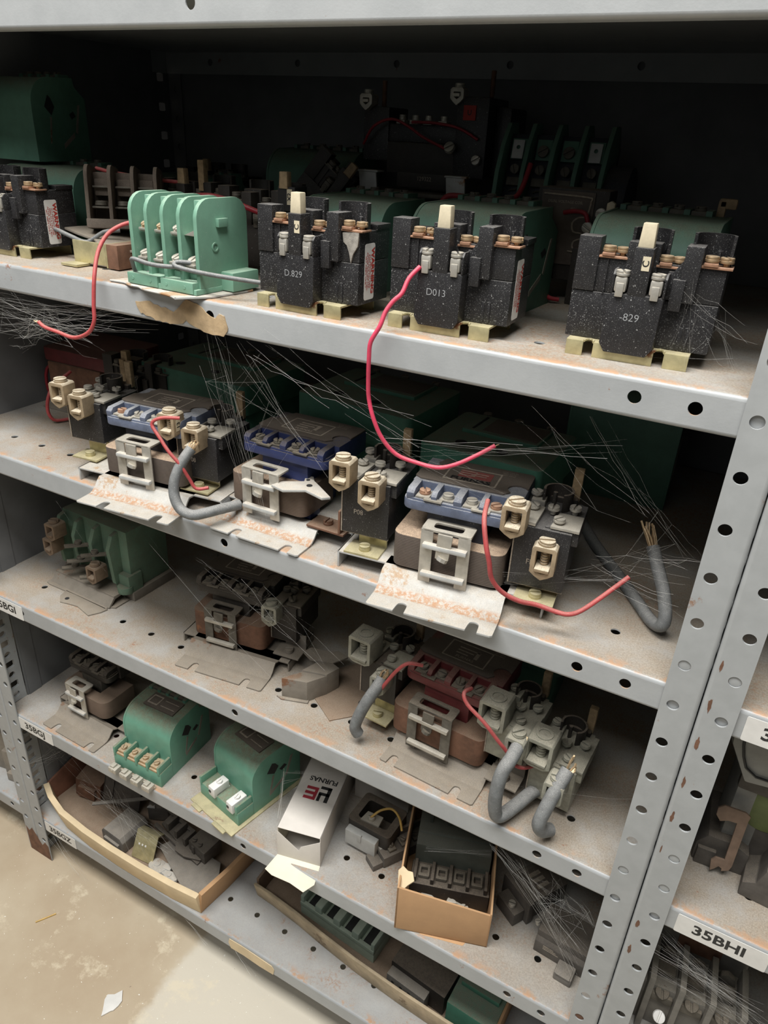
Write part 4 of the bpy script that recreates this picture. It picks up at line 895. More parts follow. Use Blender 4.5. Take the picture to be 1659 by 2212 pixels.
# black dual voltage unit between the green domes
dv = thing('motor_starter', 'black starter standing upright between domed contactors, outlined label plate facing front', 'starter', (-0.226, 0.205, zB), 2)
mb = MB(); mb.box(0, 64, 6, 40, 20, 98, 1.5); mb.box(40, 62, -2, 10, 0, 50, 1); mb.build('coil_housing', 'blackd', dv)
mb = MB(); mb.box(4, 52, 4.4, 6, 34, 96, .3); mb.m(1)
mb.tube([(6, 3.8, 93), (46, 3.8, 92), (49, 3.8, 89), (48, 3.8, 80), (47, 3.8, 76), (40, 3.8, 75), (35, 3.8, 70), (37, 3.8, 63), (44, 3.8, 62), (45, 3.8, 58), (39, 3.8, 55), (38, 3.8, 50), (42, 3.8, 46), (34, 3.8, 46)], .8, 6, 3)
mb.text('DUAL VOLTAGE COIL', 3.2, TXF(26, 4.2, 87), .01); mb.text('480V', 2.6, TXF(34, 4.2, 82), .0); mb.build('label_plate', ['label', 'line'], dv)
mb = MB(); mb.box(54, 100, 2, 44, 22, 78, 1.5); mb.arc((68, 10), 11, 2.5, 180, 360, 36, 70, 12, M=rotm('X', 0)); mb.build('overload_block', 'black', dv)
mb = MB(); mb.cyl((68, 1.6, 56), 11.5, 1, 'y', 24); mb.build('round_recess', 'ink', dv)
for x in (64, 100):
    mb = MB(); mb.prism([(x, 72), (x + 7, 72), (x + 7, 89), (x + 3.5, 91), (x, 89)], 'y', -2, 4, .8); mb.build('cream_post', 'cream', dv)
mb = MB(); mb.prism([(74, 82), (79, 89), (94, 90), (99, 82), (91, 77), (88, 73), (84, 73), (82, 77)], 'y', 0, 4, .8)
for x in (80, 93): mb.screw((x, 0, 82), 4.6, 3, 40, M=rotm('X', 90, (x, 0, 82)))
mb.build('jumper_plate', 'steel', dv)
for x, z in ((60, 80), (112, 78), (60, 40), (58, 32), (76, 34), (50, 68)):
    mb = MB(); mb.screw((x, 0, z), 4.8 if z > 50 else 6.5, 3.4, random.uniform(0, 180), M=rotm('X', 90, (x, 0, z))); mb.build('screw', 'steel', dv)
mb = MB(); mb.box(52, 66, 0, 4, 22, 48, .8); mb.build('terminal_plate', 'steel', dv)
wire(dv, [(-205, 200, 50), (-205, 197, 30), (-200, 196, 20), (-190, 200, 18)], 2.0, 'redwd')
wire(dv, [(-176, 205, 86), (-180, 206, 93), (-190, 208, 94), (-200, 210, 92)], 2.0, 'redwd')
wire(dv, [(-122, 205, 84), (-121, 206, 92), (-119, 208, 99)], 2.6, 'redwd')
mb = MB(); mb.box(-72, -66, 200, 206, 14, 112, .5); mb.box(-72, -58, 200, 206, 106, 114, 2); o = mb.build('bent_terminal_strip', 'tan'); tag(o, 'tan bent terminal strip sticking up behind the rightmost domed contactor', 'strip')
# ================================================================ SECOND SHELF (C)
R22 = ((10, 0), (34, -11))
s1 = thing('motor_starter', 'laminated starter with dusty blue coil, tan lugs and thick grey cable, leftmost on second shelf', 'starter', (-0.605, -0.036, zC), 7)
base_plate(s1, 116, 'bplate', wingl=-36, wingr=34, zc=15)
magnet(s1, 6, 106, 42, 96, 22, 50, 'lam'); clip(s1, 52, 36, 14, 64)
coil(s1, 4, 104, 52, 72, 'blue', 'navy', logo=False)
side_relay(s1, -66, 74, 36, wd=46, h=46, code='', lugs=((4, 2), (28, -8)))
side_relay(s1, 90, 60, 28, wd=48, h=48, code='P08', lugs=((0, 4), (28, -7)), lever='tan')
mb = MB(); mb.box(100, 100.3, 48, 55, 82, 94, 0); mb.m(1).text('13', 7, Matrix.Translation((100.4, 51.5, 88)) @ Matrix.Rotation(math.radians(90), 4, 'Z') @ Matrix.Rotation(math.radians(90), 4, 'X') @ Matrix.Rotation(math.radians(90), 4, 'Z'), .03); mb.build('number_tag', ['cream', 'ink'], s1, label='cream tag reading 13')
wire(s1, [(-485, 15, -140), (-488, 5, -150), (-491, -5, -167), (-489, -10, -183), (-480, -12, -195), (-465, -12, -197), (-453, -5, -194), (-447, 8, -194), (-440, 30, -196)], 5.3, 'greyw', 'thick_cable', strands=-6, label='thick grey cable', seg=14)
wire(s1, [(-494, 12, -109), (-509, 2, -109), (-518, -2, -116), (-508, -3, -128), (-498, -3, -140), (-487, 0, -153), (-481, 5, -169), (-476, 8, -179), (-466, 15, -178)], 1.8, 'redw', label='red wire')
s2 = thing('motor_starter', 'laminated starter with deep blue coil and T-shaped plate on its corner', 'starter', (-0.453, -0.003, zC), 1)
base_plate(s2, 106, 'bplate', wingl=-12, wingr=34, zc=15)
magnet(s2, 2, 92, 34, 88, 22, 52, 'lamb'); clip(s2, 44, 28, 14, 64)
coil(s2, 8, 108, 46, 72, 'blued', 'blued', logo=False, mtt='dullm')
mb = MB(); mb.prism([(62, 22), (78, 18), (96, 30), (118, 24), (124, 30), (104, 44), (92, 52), (86, 60), (78, 58), (84, 46), (66, 34)], 'z', 54, 56.6, .6); mb.m(1).cyl((94, 40, 56.4), 3, .5); mb.cyl((86, 50, 56.4), 2, .5); mb.build('t_shaped_plate', ['steelw' if 'steelw' in K else 'plate', 'ink'], s2)
mb = MB(); mb.box(94, 136, 34, 58, 15, 17.4, .6); mb.ring(rrect(34, 58, 15, 42, 1), rrect(42, 48, 20, 36, 3), 'x', 130, 132.4, .2); mb.screw((112, 46, 17.5), 5, 5, 90); mb.build('angle_bracket', 'rustm', s2)
s3 = thing('motor_starter', 'large starter with faded blue coil, red FURNAS logo plate, tan lugs both sides', 'starter', (-0.254, -0.033, zC), 7)
base_plate(s3, 112, 'bplate', wingl=-48, wingr=32, zc=17)
magnet(s3, 6, 106, 42, 100, 20, 52, 'lam'); clip(s3, 56, 36, 14, 66)
coil(s3, 10, 108, 50, 74, 'blue', 'navy', logo='red')
side_relay(s3, -50, 58, 32, wd=46, h=54, code='P08', lugs=((4, 2), (32, -11)))
side_relay(s3, 110, 50, 26, wd=46, h=56, code='FN', lugs=((0, 2),))
lug(s3, 138, 38, 46, 20, 18, 26, 'lugm'); 
wire(s3, [(-171, 12, -108), (-164, -12, -112), (-157, -20, -130), (-153, -20, -143), (-150, -18, -158), (-142, -12, -171), (-129, -5, -179), (-117, 5, -184), (-102, 10, -188), (-92, 12, -188), (-84, 20, -186), (-72, 30, -174), (-57, 45, -158)], 2.0, 'redw', label='long red wire')

def block_contactor(label, loc, yaw, wd, d, h, mt='greend'):
    R_ = thing('contactor', label, 'contactor', loc, yaw)
    mb = MB(); mb.prism(rrect(0, wd, 0, d, 7), 'z', h * .62, h, 2.2); mb.prism(rrect(6, wd - 6, 5, d - 4, 5), 'z', 0, h * .64, 1.5)
    mb.box(wd * .18, wd * .82, d * .45, d * .9, h - 1, h + 4, 1.2); mb.build('housing', mt, R_)
    mb = MB(); mb.cyl((wd * .28, d * .2, h - .2), 6, .5, seg=24); mb.cyl((wd * .62, d * .2, h - .2), 6, .5, seg=24); mb.box(wd * .25, wd * .27, d * .5, d * .85, h + 3.8, h + 4.4, 0); mb.build('screw_well', 'ink', R_)
    mb = MB(); mb.box(wd * .34, wd * .8, d * .5, d * .86, h + 3.8, h + 4.6, .2); mb.build('label_plate', 'label', R_)
    for k in range(3):
        mb = MB(); x = wd * (.22 + .28 * k); mb.screw((x, d - 6, h + 1), 5, 4, 20 + 30 * k); mb.build('terminal_screw', 'dullm', R_)
    return R_
block_contactor('flat-topped dark green contactor behind the leftmost starter of the second shelf', (-0.690, 0.150, zC), -2, 170, 120, 96)
block_contactor('flat-topped dark green contactor behind the starter with deep blue coil', (-0.452, 0.150, zC), -3, 145, 120, 104)
block_contactor('flat-topped dark green contactor behind the starter with red logo plate', (-0.283, 0.115, zC), -2, 126, 110, 96)
dome_contactor('dim dark green contactor at the back right of the second shelf', (-0.185, 0.30, zC), 3, 120, 90, 130, 'greenk', group=None)
rc = thing('motor_starter', 'starter with dark red coil and red wire, dim at the back left of second shelf', 'starter', (-0.86, 0.13, zC), 2)
mb = MB(); mb.prism(rrect(-10, 110, 20, 120, 8), 'z', 66, 84, 2); mb.build('coil_bobbin', 'red', rc)
mb = MB(); mb.box(0, 96, 18, 110, 22, 66, 2); mb.build('magnet_frame', 'rustm', rc); mb = MB(); mb.box(-12, 104, 10, 120, 0, 3, .5); mb.box(8, 88, 30, 100, 3, 22, .5); mb.build('base_plate', 'plated', rc)
wire(rc, [(-806, 140, -150), (-809, 110, -166), (-811, 100, -190), (-808, 104, -207), (-800, 120, -209)], 2.2, 'redw')
wire(rc, [(-868, 180, -150), (-880, 160, -165), (-882, 160, -200), (-870, 170, -208), (-850, 180, -209)], 2.2, 'redwd')
mb = MB(); mb.box(-0.70, -0.692, .128, .134, -.212, -.112, .0005); o = mb.build('tan_lever', 'tan', scale=1); tag(o, 'upright tan lever standing dim behind the leftmost starter', 'lever')
overload_relay('dusty relay behind the leftmost starter lugs on the second shelf', (-0.735, 0.13, zC + .02), 4, '', lever='tan', sticker_=False, tagx=False, dusty=True, group=None)
# loose cable at the right of the second shelf
mb = MB(); mb.tube([(-153, 251, -207), (-112, 180, -207), (-77, 131, -207), (-50, 92, -207), (-34, 68, -206), (-25, 56, -200), (-24, 56, -190), (-30, 64, -174), (-40, 74, -158), (-48, 84, -146)], 5.4, 14, 5)
mb.m(1)
for k in range(9):
    a = k * .7; j = Vector((math.cos(a) * 3.4, math.sin(a) * 3, 0)); mb.tube([Vector((-47, 83, -148)) + j * .8, Vector((-52, 88, -139)) + j * 1.2, Vector((-56 + random.uniform(-3, 3), 92, -131 + random.uniform(-3, 3))) + j * 1.5], .9, 5, 1)
o = mb.build('loose_cable', ['greyw', 'wire'], auto=60); tag(o, 'thick grey cable lying loose beside the right post, frayed tan end upwards', 'cable')

# ================================================================ THIRD SHELF (D)
d1 = thing('contactor', 'pale dusty green contactor with open brown lugs at the left end of third shelf', 'contactor', (-0.818, 0.036, zD), -2)
mb = MB(); mb.prism([(0, 20), (8, 18), (60, 20), (118, 20), (120, 26), (128, 30), (128, 60), (0, 60)], 'z', 0, 2, .4)
mb.prism([(40, 21), (44, 8), (56, -2), (72, 2), (84, 4), (112, -2), (120, 12), (122, 22)], 'z', 0, 2, .4); mb.box(-4, 136, 56, 130, 0, 14, .8); mb.prism([(24, 2), (34, 13), (34, 15), (56, 15), (56, 12), (36, 10), (26, 0)], 'x', 4, 122, .2)
mb.m(1).cyl((58, 8, 1.9), 3, .4); mb.build('base_plate', ['plated', 'ink'], d1)
mb = MB(); mb.box(4, 130, 60, 128, 14, 104, 2)
for k in range(4): x = 6 + k * 34; mb.prism([(46, 26), (42, 80), (50, 98), (64, 102), (64, 26)], 'x', x, x + 7, 1.2)
mb.box(106, 134, 52, 76, 12, 40, 2); mb.cyl((124, 54, 14), 11, 10, bev=1); mb.build('housing', 'greend2' if 'greend2' in K else 'greend', d1)
for i, (x, z) in enumerate(((18, 74), (8, 48), (92, 32))):
    lug(d1, x, 26, z, 19, 20, 22, 'lugb' if 'lugb' in K else 'brownd')
for x, z in ((48, 70), (48, 46), (80, 66), (34, 30), (70, 28)):
    mb = MB(); mb.prism([(x, 24), (x + 26, 50), (x + 20, 54), (x - 6, 28)], 'z', z, z + 3, .6); mb.screw((x + 8, 40, z + 3), 5, 4, 30); mb.build('contact_tab', 'dullm', d1)
s4 = thing('motor_starter', 'brown dusty starter with one lug at its right on the third shelf', 'starter', (-0.541, 0.015, zD), 8)
base_plate(s4, 118, 'plated', wingl=-18, wingr=14, zc=13, notch=(.2, .8))
magnet(s4, -2, 98, 46, 98, 20, 54, 'rustm'); clip(s4, 42, 40, 12, 66, mt='dullm', bar='steel')
coil(s4, -2, 96, 54, 78, 'blackd', 'blackd', logo=False, mtt='dullm')
side_relay(s4, 100, 62, 32, wd=34, h=50, code='', lugs=((6, -14),), lm='lugg', bm='blackd', mm='dullm', lever=None, ft='plated')
mb = MB(); mb.prism([(-398, 38), (-369, 47), (-356, 68), (-385, 60)], 'z', -438.4, -410, .8); mb.prism([(-385, 60), (-356, 68), (-350, 86), (-362, 90), (-378, 82)], 'z', -438.4, -408, .8); mb.prism([(-404, 36), (-396, 34), (-366, 44), (-368, 50)], 'z', -438.5, -436.5, .3)
o = mb.build('bent_bracket', 'plated'); tag(o, 'small dusty bent metal bracket on the third shelf between two starters', 'bracket')
mb = MB(); mb.prism([(-408, 96), (-392, 88), (-366, 96), (-356, 116), (-372, 120), (-382, 112), (-404, 108)], 'z', -417, -414.8, .4); mb.cyl((-384, 104, -438.3), 7, 21.3); o = mb.build('flat_link_plate', 'plated'); tag(o, 'flat dusty link plate on a stub behind the small bent bracket', 'plate')
mb = MB(); mb.prism([(-396, 76), (-330, 34), (-268, 100), (-330, 170)], 'z', -438.4, -437.2, .2); o = mb.build('flat_sheet', 'cardk'); tag(o, 'flat dull brown sheet lying on third shelf left of the red coil starter', 'sheet')
s5 = thing('motor_starter', 'largest starter on third shelf with dark red coil, big grey lugs and thick cables', 'starter', (-0.255, 0.014, zD), -3)
base_plate(s5, 108, 'plated', wingl=-58, wingr=14, zc=15, notch=(.12, .80))
magnet(s5, -6, 100, 30, 92, 20, 54, 'rustm'); clip(s5, 42, 24, 12, 70, mt='dullm', bar='steel', wd=50)
coil(s5, 0, 98, 42, 84, 'red', 'red', logo=False, mtt='dullm')
side_relay(s5, -52, 40, 40, wd=44, h=46, code='', lugs=((4, 6),), lm='lugg', bm='blackd', mm='lugg', big=True, lever='tan')
side_relay(s5, 100, 36, 40, wd=40, h=42, code='', lugs=((6, 4),), lm='lugg', bm='lugg', mm='lugg', big=True, lever='tan', ft='plated')
side_relay(s5, 148, 36, 12, wd=44, h=50, code='', lugs=((8, 4),), lm='lugg', bm='lugg', mm='lugg', big=True, lever='tan', foot=False)
lug(s5, -20, 20, 66, 17, 22, 20, 'lugg'); lug(s5, 136, 12, 72, 19, 22, 22, 'lugg'); lug(s5, 180, 6, 46, 19, 22, 22, 'lugg')
wire(s5, [(-270, 40, -354), (-272, 32, -362), (-278, 26, -376), (-285, 22, -396), (-289, 20, -414), (-286, 22, -424)], 6.3, 'greyw', 'thick_cable', strands=-6, seg=14, label='thick grey cable')
wire(s5, [(-115, 24, -350), (-117, 10, -358), (-121, 0, -370), (-122, -5, -395), (-120, -3, -419), (-115, 2, -424), (-107, 18, -422), (-98, 40, -420), (-88, 60, -424)], 6.6, 'greyw', 'thick_cable', strands=-6, seg=14, label='thick grey bent cable')
wire(s5, [(-68, 28, -362), (-72, 15, -374), (-76, 5, -390), (-79, -2, -408), (-76, 2, -420), (-70, 12, -426)], 6.6, 'greyw', 'thick_cable', strands=-6, seg=14, label='thick grey cable with white specks')
wire(s5, [(-226, 40, -318), (-238, 32, -315), (-248, 30, -326), (-258, 32, -344), (-267, 34, -362)], 1.9, 'redw')
wire(s5, [(-170, 30, -314), (-172, 16, -310), (-166, 12, -318), (-148, 12, -331), (-133, 15, -349), (-124, 20, -363), (-117, 25, -379), (-108, 35, -388), (-96, 48, -386)], 1.9, 'redw')

overload_relay('dim dusty relay at back of third shelf between green contactor and brown starter', (-0.66, 0.235, zD), 6, '', lever='tan', sticker_=False, tagx=False, dusty=True)
block_contactor('dim dusty green contactor behind the brown starter of the third shelf', (-0.54, 0.27, zD), -2, 110, 100, 80, 'greend')
block_contactor('dim dusty green contactor behind the red coil starter of the third shelf', (-0.235, 0.170, zD), 2, 120, 100, 90, 'greenk')
# ================================================================ FOURTH SHELF (E)
s6 = thing('motor_starter', 'small brown starter with pale spring clip at the left end of fourth shelf', 'starter', (-0.821, 0.006, zE), -1)
base_plate(s6, 110, 'plated', wingl=-16, wingr=16, zc=12, notch=(.22, .86))
magnet(s6, 2, 96, 40, 96, 22, 52, 'brownd', r=14); clip(s6, 42, 34, 14, 66, mt='steel', bar='plate', wd=40)
coil(s6, -2, 86, 60, 72, 'dullblue' if 'dullblue' in K else 'blackd', 'dullm', logo=False, mtt='dullm', depth=64)
dome_contactor('mint green domed contactor with four front screw terminals on fourth shelf', (-0.669, 0.004, zE), 2, 85, 108, 84, 'green', front=26, terms=4, group=None, lastrow=True)
mb = MB()
for k in range(4): x = -668 + k * 21; mb.box(x, x + 14, -8, 4, -666, -658, 1.2); mb.cyl((x + 7, -8.5, -661), 2, 1, 'y', 10); mb.box(x + 2, x + 9, -6, 2, -658, -655, .8)
mb.box(-668, -590, 2, 3.6, -666, -663, .3); o = mb.build('terminal_strip', 'steel'); tag(o, 'row of small pale terminal lugs on fourth shelf edge before the green contactor', 'strip')
dome_contactor('mint green domed contactor with two front lugs on a galvanised plate', (-0.532, 0.027, zE), -12, 80, 112, 86, 'green', front=28, terms=4, plate=True, group=None, lugs=True, wl='white', zf=2)
# printed parts carton
fb = thing('carton', 'white FURNAS carton with its end flap open over the shelf edge', 'box', (-0.386, 0.006, zE + .0005), 13)
mb = MB(); w_, d_, h_ = 57, 140, 50
mb.box(0, w_, 1, d_, 0, .8, .1); mb.box(0, .8, 0, d_, .8, h_, .1); mb.box(w_ - .8, w_, 0, d_, .8, h_, .1); mb.box(0, w_, 0, d_, h_ - .8, h_, .2); mb.box(0, w_, d_ - .8, d_, 0, h_, .1)
mb.m(1).box(.9, 1.2, 1, d_ - 1, 1, h_ - 1, 0); mb.m(0)
TT = Matrix.Translation((w_ / 2 + 2, 70, h_ + .06)) @ Matrix.Rotation(math.pi, 4, 'Z')
mb.m(3).text('FURNAS', 10.5, TT @ Matrix.Translation((0, -16, 0)), .03, 1.0)
mb.m(2)
for q in (0, 8, 16): mb.box(13, 29, 52 + q, 56.5 + q, h_, h_ + .12, 0)
mb.box(25, 29, 52, 72.5, h_, h_ + .13, 0)
mb.m(3)
mb.box(41, 46, 52, 76.5, h_, h_ + .12, 0); mb.box(31, 45, 72, 76.5, h_, h_ + .12, 0); mb.box(31, 45, 62, 66.5, h_, h_ + .12, 0); mb.box(31, 35, 52, 64, h_, h_ + .12, 0)
mb.build('carton_body', ['carton', 'cartin', 'logored' if 'logored' in K else 'redprint', 'ink'], fb)
mb = MB(); mb.prism([(0, 0), (w_, 0), (w_, 44), (w_ * .55, 26), (w_ * .5, 18), (w_ * .35, 26), (0, 44)], 'y', -.6, 0, .1); mb.build('inner_flap', 'carton', fb)
mb = MB(); T = rotm('X', 10); mb.prism([(0, 0), (w_, 0), (w_ + 1, -24), (w_ - 9, -36), (w_ * .5, -30), (3, -27), (-8, -22)], 'z', 0, .7, .1, M=T); mb.build('end_flap', 'cartin', fb)
# coil with white block and yellow wire, leaning carton
ec = thing('solenoid_coil', 'small coil with pale metal block and yellow wire between carton and cardboard box', 'coil', (-0.322, 0.062, zE), -2)
mb = MB(); mb.prism(rrect(-4, 62, 4, 60, 8), 'z', 0, 16, 2); mb.ring(rrect(-2, 60, 8, 58, 6), rrect(8, 50, 18, 48, 4), 'z', 14, 40, 1); mb.build('housing', 'blackd', ec)
mb = MB(); mb.box(2, 46, -2, 8, 8, 32, .8); mb.box(20, 26, -3, 0, 22, 34, .6); mb.build('pale_block', 'scrapp' if 'scrapp' in K else 'steel', ec)
mb = MB(); mb.prism([(14, 14), (40, 16), (38, 32), (16, 30)], 'z', 38, 42, .8); mb.screw((26, 22, 42), 5, 5, 20); mb.build('terminal', 'steel', ec)
wire(ec, [(26, 20, 46), (34, 30, 54), (46, 38, 56), (58, 36, 50), (66, 30, 38)], 1.5, 'yelw', world=False, label='yellow wire')
mb = MB(); mb.box(0, 78, 0, 60, 0, 44, .6); mb.box(-4, 82, -12, 0, 42, 43, .2, M=rotm('X', -50, (0, 0, 42))); o = mb.build('plain_carton', 'carton'); o.location = (-.350, .135, zE + .0005); o.rotation_euler = (0, 0, math.radians(8)); tag(o, 'plain off-white carton behind the small coil with yellow wire', 'box')
es = thing('contact_block', 'narrow black contact block with small screws lying beside the cardboard box', 'switch', (-0.283, 0.070, zE), -32)
mb = MB(); mb.box(0, 26, 0, 100, 0, 18, 2); mb.box(4, 24, -14, 2, 0, 10, 1.5); mb.box(0, 4, 0, 100, 16, 28, .8); mb.build('body', 'scrapk', es)
for k in range(5):
    mb = MB(); mb.box(8, 22, 10 + k * 18, 20 + k * 18, 18, 22, .8); mb.screw((15, 15 + k * 18, 22), 3.6, 4, 30 * k); mb.build('terminal', 'dullm', es)
mb = MB(); mb.ring(rrect(4, 12, 2, 10, 1), rrect(6, 10, 4, 8, 1), 'z', 18, 18.6); mb.build('square_mark', 'plate', es)

# open cardboard box with a contactor in it
cb = thing('cardboard_box', 'open brown cardboard box with torn corner overhanging the fourth shelf edge', 'box', (-0.214, -0.004, zE + .0005), 18)
W_, D_, H_ = 107, 150, 58
mb = MB(); mb.box(0, W_, 0, D_, 0, 1.6, .2); mb.prism([(0, 0), (W_, 0), (W_, H_ - 3), (0, H_ + 13)], 'y', 0, 2.2, .3); mb.box(0, W_, D_ - 2, D_, 0, 72, .4)
mb.prism([(0, 0), (0, H_ + 13), (10, H_ + 14), (24, H_ + 8), (40, 74), (D_, 76), (D_, 0)], 'x', 0, 2.2, .3); mb.prism([(0, 0), (0, H_), (30, 66), (D_, 76), (D_, 0)], 'x', W_ - 2.2, W_, .3)
mb.build('box_body', 'card', cb)
mb = MB(); mb.prism([(2, 2), (2, 26), (8, 30), (14, 24), (20, 22), (22, 12), (14, 8), (6, 2)], 'z', H_ + 1, H_ + 3, .5, M=rotm('Y', -25, (0, 0, H_)) @ rotm('X', 18, (0, 0, H_))); mb.build('torn_flap', 'cardl', cb)
mb = MB(); mb.prism([(30, -1), (80, -4), (84, 2), (30, 2)], 'z', -1.6, -.2, .2); mb.build('torn_bottom_edge', 'card', cb)
gc = thing('contactor', 'grey-green contactor with black terminal row sitting inside the open cardboard box', 'contactor', (-0.212, 0.022, zE + .0025), 18)
mb = MB(); mb.box(2, 92, 44, 106, 0, 60, 1.5); mb.prism([(42, 26), (60, 58), (62, 62), (66, 62), (48, 24)], 'x', 4, 88, .6)
for k in range(4): mb.box(14 + k * 22, 18 + k * 22, 78, 112, 58, 78, .8)
mb.build('housing', 'greyg' if 'greyg' in K else 'scrapk', gc)
mb = MB(); mb.box(0, 94, 14, 46, 0, 30, 1.5)
for k in range(5): mb.box(3 + k * 21, 7 + k * 21, 16, 42, 28, 38, .8)
mb.build('terminal_row', 'blackd', gc)
for k in range(4):
    mb = MB(); mb.ring(rrect(9 + k * 21, 22 + k * 21, 22, 38, 1), rrect(11.5 + k * 21, 19.5 + k * 21, 26, 34, 1), 'z', 30, 35, .3); mb.build('terminal_clamp', 'dullm', gc)
mb = MB(); mb.prism(patch_poly(0, 0, 9, 6, 9), 'z', 0, 7, 1.5); o = mb.build('dust_lump', 'steel'); 
o.location = (-.186, .022, zE + .035); tag(o, 'crumpled pale metal scrap at the front inside the cardboard box, left one', 'scrap')
mb = MB(); mb.screw((0, 0, 0), 6, 5, 20, shank=10); mb.screw((14, 2, -1), 6, 5, 80, shank=8); mb.box(-8, 22, -7, 9, -5, -1, 1); o = mb.build('screw_terminal_pair', 'steel'); o.location = (-.160, .030, zE + .037); tag(o, 'pair of pale screws on a clamp at the front inside the cardboard box', 'terminal')
# dark parts at right of the fourth shelf
eo = thing('timer_relay', 'dark boxy relay with small printed face lying behind the cardboard box right side', 'relay', (-0.112, 0.075, zE), -32)
mb = MB(); mb.box(-22, 20, 24, 80, 0, 30, 1.5); mb.box(-24, 24, 18, 26, 0, 34, 1.2); mb.box(-14, 18, 2, 18, 0, 20, 1.5); mb.build('housing', 'scrapk', eo)
mb = MB(); mb.box(-16, 14, 34, 70, 30, 30.6, .2); mb.m(1)
for q in range(3): mb.box(-11 + q * 8, -6 + q * 8, 44, 60, 30.6, 30.8, 0)
mb.build('face_plate', ['label', 'line'], eo)
mb = MB(); mb.screw((6, 8, 20), 4.5, 5, 40); mb.build('screw', 'steel', eo)
ew = thing('limit_switch', 'grey box-shaped switch with square metal button beside the right post, fourth shelf', 'switch', (-0.066, 0.052, zE), -4)
mb = MB(); mb.box(0, 62, 6, 46, 6, 32, 2); mb.prism([(2, 0), (2, 18), (8, 26), (8, 0)], 'x', 0, 62, 1); mb.m(1)
for q in range(3): mb.box(10, 28 - q * 3, 1.85, 1.99, 11 + q * 2.4, 12 + q * 2.4, 0)
mb.build('housing', ['scrapk', 'line'], ew)
mb = MB(); mb.box(30, 50, -16, 2, 0, 12, 2); mb.box(32, 48, -17, -2, 11, 13, .8); mb.build('square_button', 'scrap', ew)
mb = MB(); mb.screw((-3, 18, 24), 3.4, 5, 20, M=rotm('Y', -20, (-3, 18, 24))); mb.build('screw', 'steel', ew)

# ================================================================ BOTTOM SHELF (F)
bx = thing('cardboard_tray', 'low cardboard tray of scrap parts at the left, bowed pale front wall', 'box', (-0.87, 0.02, zF + .0005), 0)
def wall(pts, h, th, mt, name, root, h1=None, lean=0):
    """bowed upright cardboard wall along pts (mm, xy)"""
    t = bmesh.new(); n = len(pts); L_ = []
    for i, (x, y) in enumerate(pts):
        a = Vector(pts[max(i - 1, 0)]); c = Vector(pts[min(i + 1, n - 1)]); d = (c - a).normalized(); nr = Vector((-d.y, d.x)); hh = h if h1 is None else h + (h1 - h) * i / (n - 1)
        L_.append([t.verts.new((x, y, 0)), t.verts.new((x - nr.x * lean, y - nr.y * lean, hh)), t.verts.new((x - nr.x * lean + nr.x * th, y - nr.y * lean + nr.y * th, hh)), t.verts.new((x + nr.x * th, y + nr.y * th, 0))])
    for a, c in zip(L_, L_[1:]):
        for k in range(4): t.faces.new((a[k], a[(k + 1) % 4], c[(k + 1) % 4], c[k]))
    t.faces.new(L_[0]); t.faces.new(L_[-1][::-1])
    mb = MB(); mb._merge(t, .3); return mb.build(name, mt, root)
wall([(-18, 14), (10, 0), (50, -12), (110, -18), (170, -20), (230, -20), (290, -18), (338, -14)], 42, 9, 'cardl', 'front_wall', bx, 44, 8)
wall([(338, -14), (346, 40), (352, 110), (354, 180)], 46, 7, 'card', 'right_wall', bx, 44, 6)
wall([(-4, 250), (-14, 120), (-18, 14)], 92, 4, 'cardbr' if 'cardbr' in K else 'rustm', 'left_wall', bx, 40, 4)
wall([(354, 180), (354, 252), (-4, 250)], 60, 4, 'cardk', 'back_wall', bx)
mb = MB(); mb.prism([(-14, 18), (10, 4), (50, -8), (110, -14), (170, -16), (230, -16), (290, -14), (334, -10), (350, 180), (350, 248), (-2, 248)], 'z', 0, 1.5, 0); mb.build('bottom', 'cardk', bx)
def scrap(name, label, cat, loc, rot, fn, mats):
    mb = MB(); fn(mb); o = mb.build(name, mats); o.location = loc; o.rotation_euler = [math.radians(a) for a in rot]; tag(o, label, cat); return o
scrap('metal_housing', 'grey bent sheet housing standing in scrap tray near its left wall', 'scrap', (-0.806, 0.070, zF + .014), (-14, 6, 12), lambda m_: (m_.box(0, 70, 0, 3, 0, 60, .8), m_.box(0, 3, 0, 50, 0, 60, .8), m_.box(0, 70, 0, 40, 58, 61, .8), m_.box(16, 20, -3, 2, 10, 62, .6)), 'scrapk')
scrap('flat_bar', 'long thin pale metal bar lying across scrap tray towards shelf above', 'bar', (-0.785, 0.036, zF + .046), (0, -5, 34), lambda m_: m_.box(0, 130, 0, 6, 0, 2.5, .6), 'scrap')
scrap('rusty_block', 'rusty brown block at the left end inside the scrap tray', 'scrap', (-0.862, 0.062, zF + .004), (0, 8, 14), lambda m_: (m_.box(0, 48, 0, 44, 0, 40, 2), m_.box(8, 40, -6, 2, 6, 30, 1.5)), 'rustm')
scrap('plastic_cover', 'grey plastic cover lying in front part of the scrap tray', 'cover', (-0.752, 0.022, zF + .003), (0, 0, -4), lambda m_: (m_.prism([(0, 0), (0, 22), (6, 30), (44, 30), (50, 22), (50, 0)], 'y', 0, 52, 1.2), m_.box(8, 42, -4, 2, 0, 16, 1)), 'scrap')
scrap('bent_bracket', 'galvanised bent bracket with three white dots in the middle of scrap tray', 'bracket', (-0.690, 0.022, zF + .004), (-30, 0, 6), lambda m_: (m_.box(0, 40, 0, 2, 0, 44, .5), m_.box(0, 40, 0, 16, 43, 45, .5), m_.m(1).box(8, 11, -.5, 0, 22, 25, .2), m_.box(14, 17, -.5, 0, 22, 25, .2), m_.box(20, 23, -.5, 0, 22, 25, .2)), ['galv', 'white'])
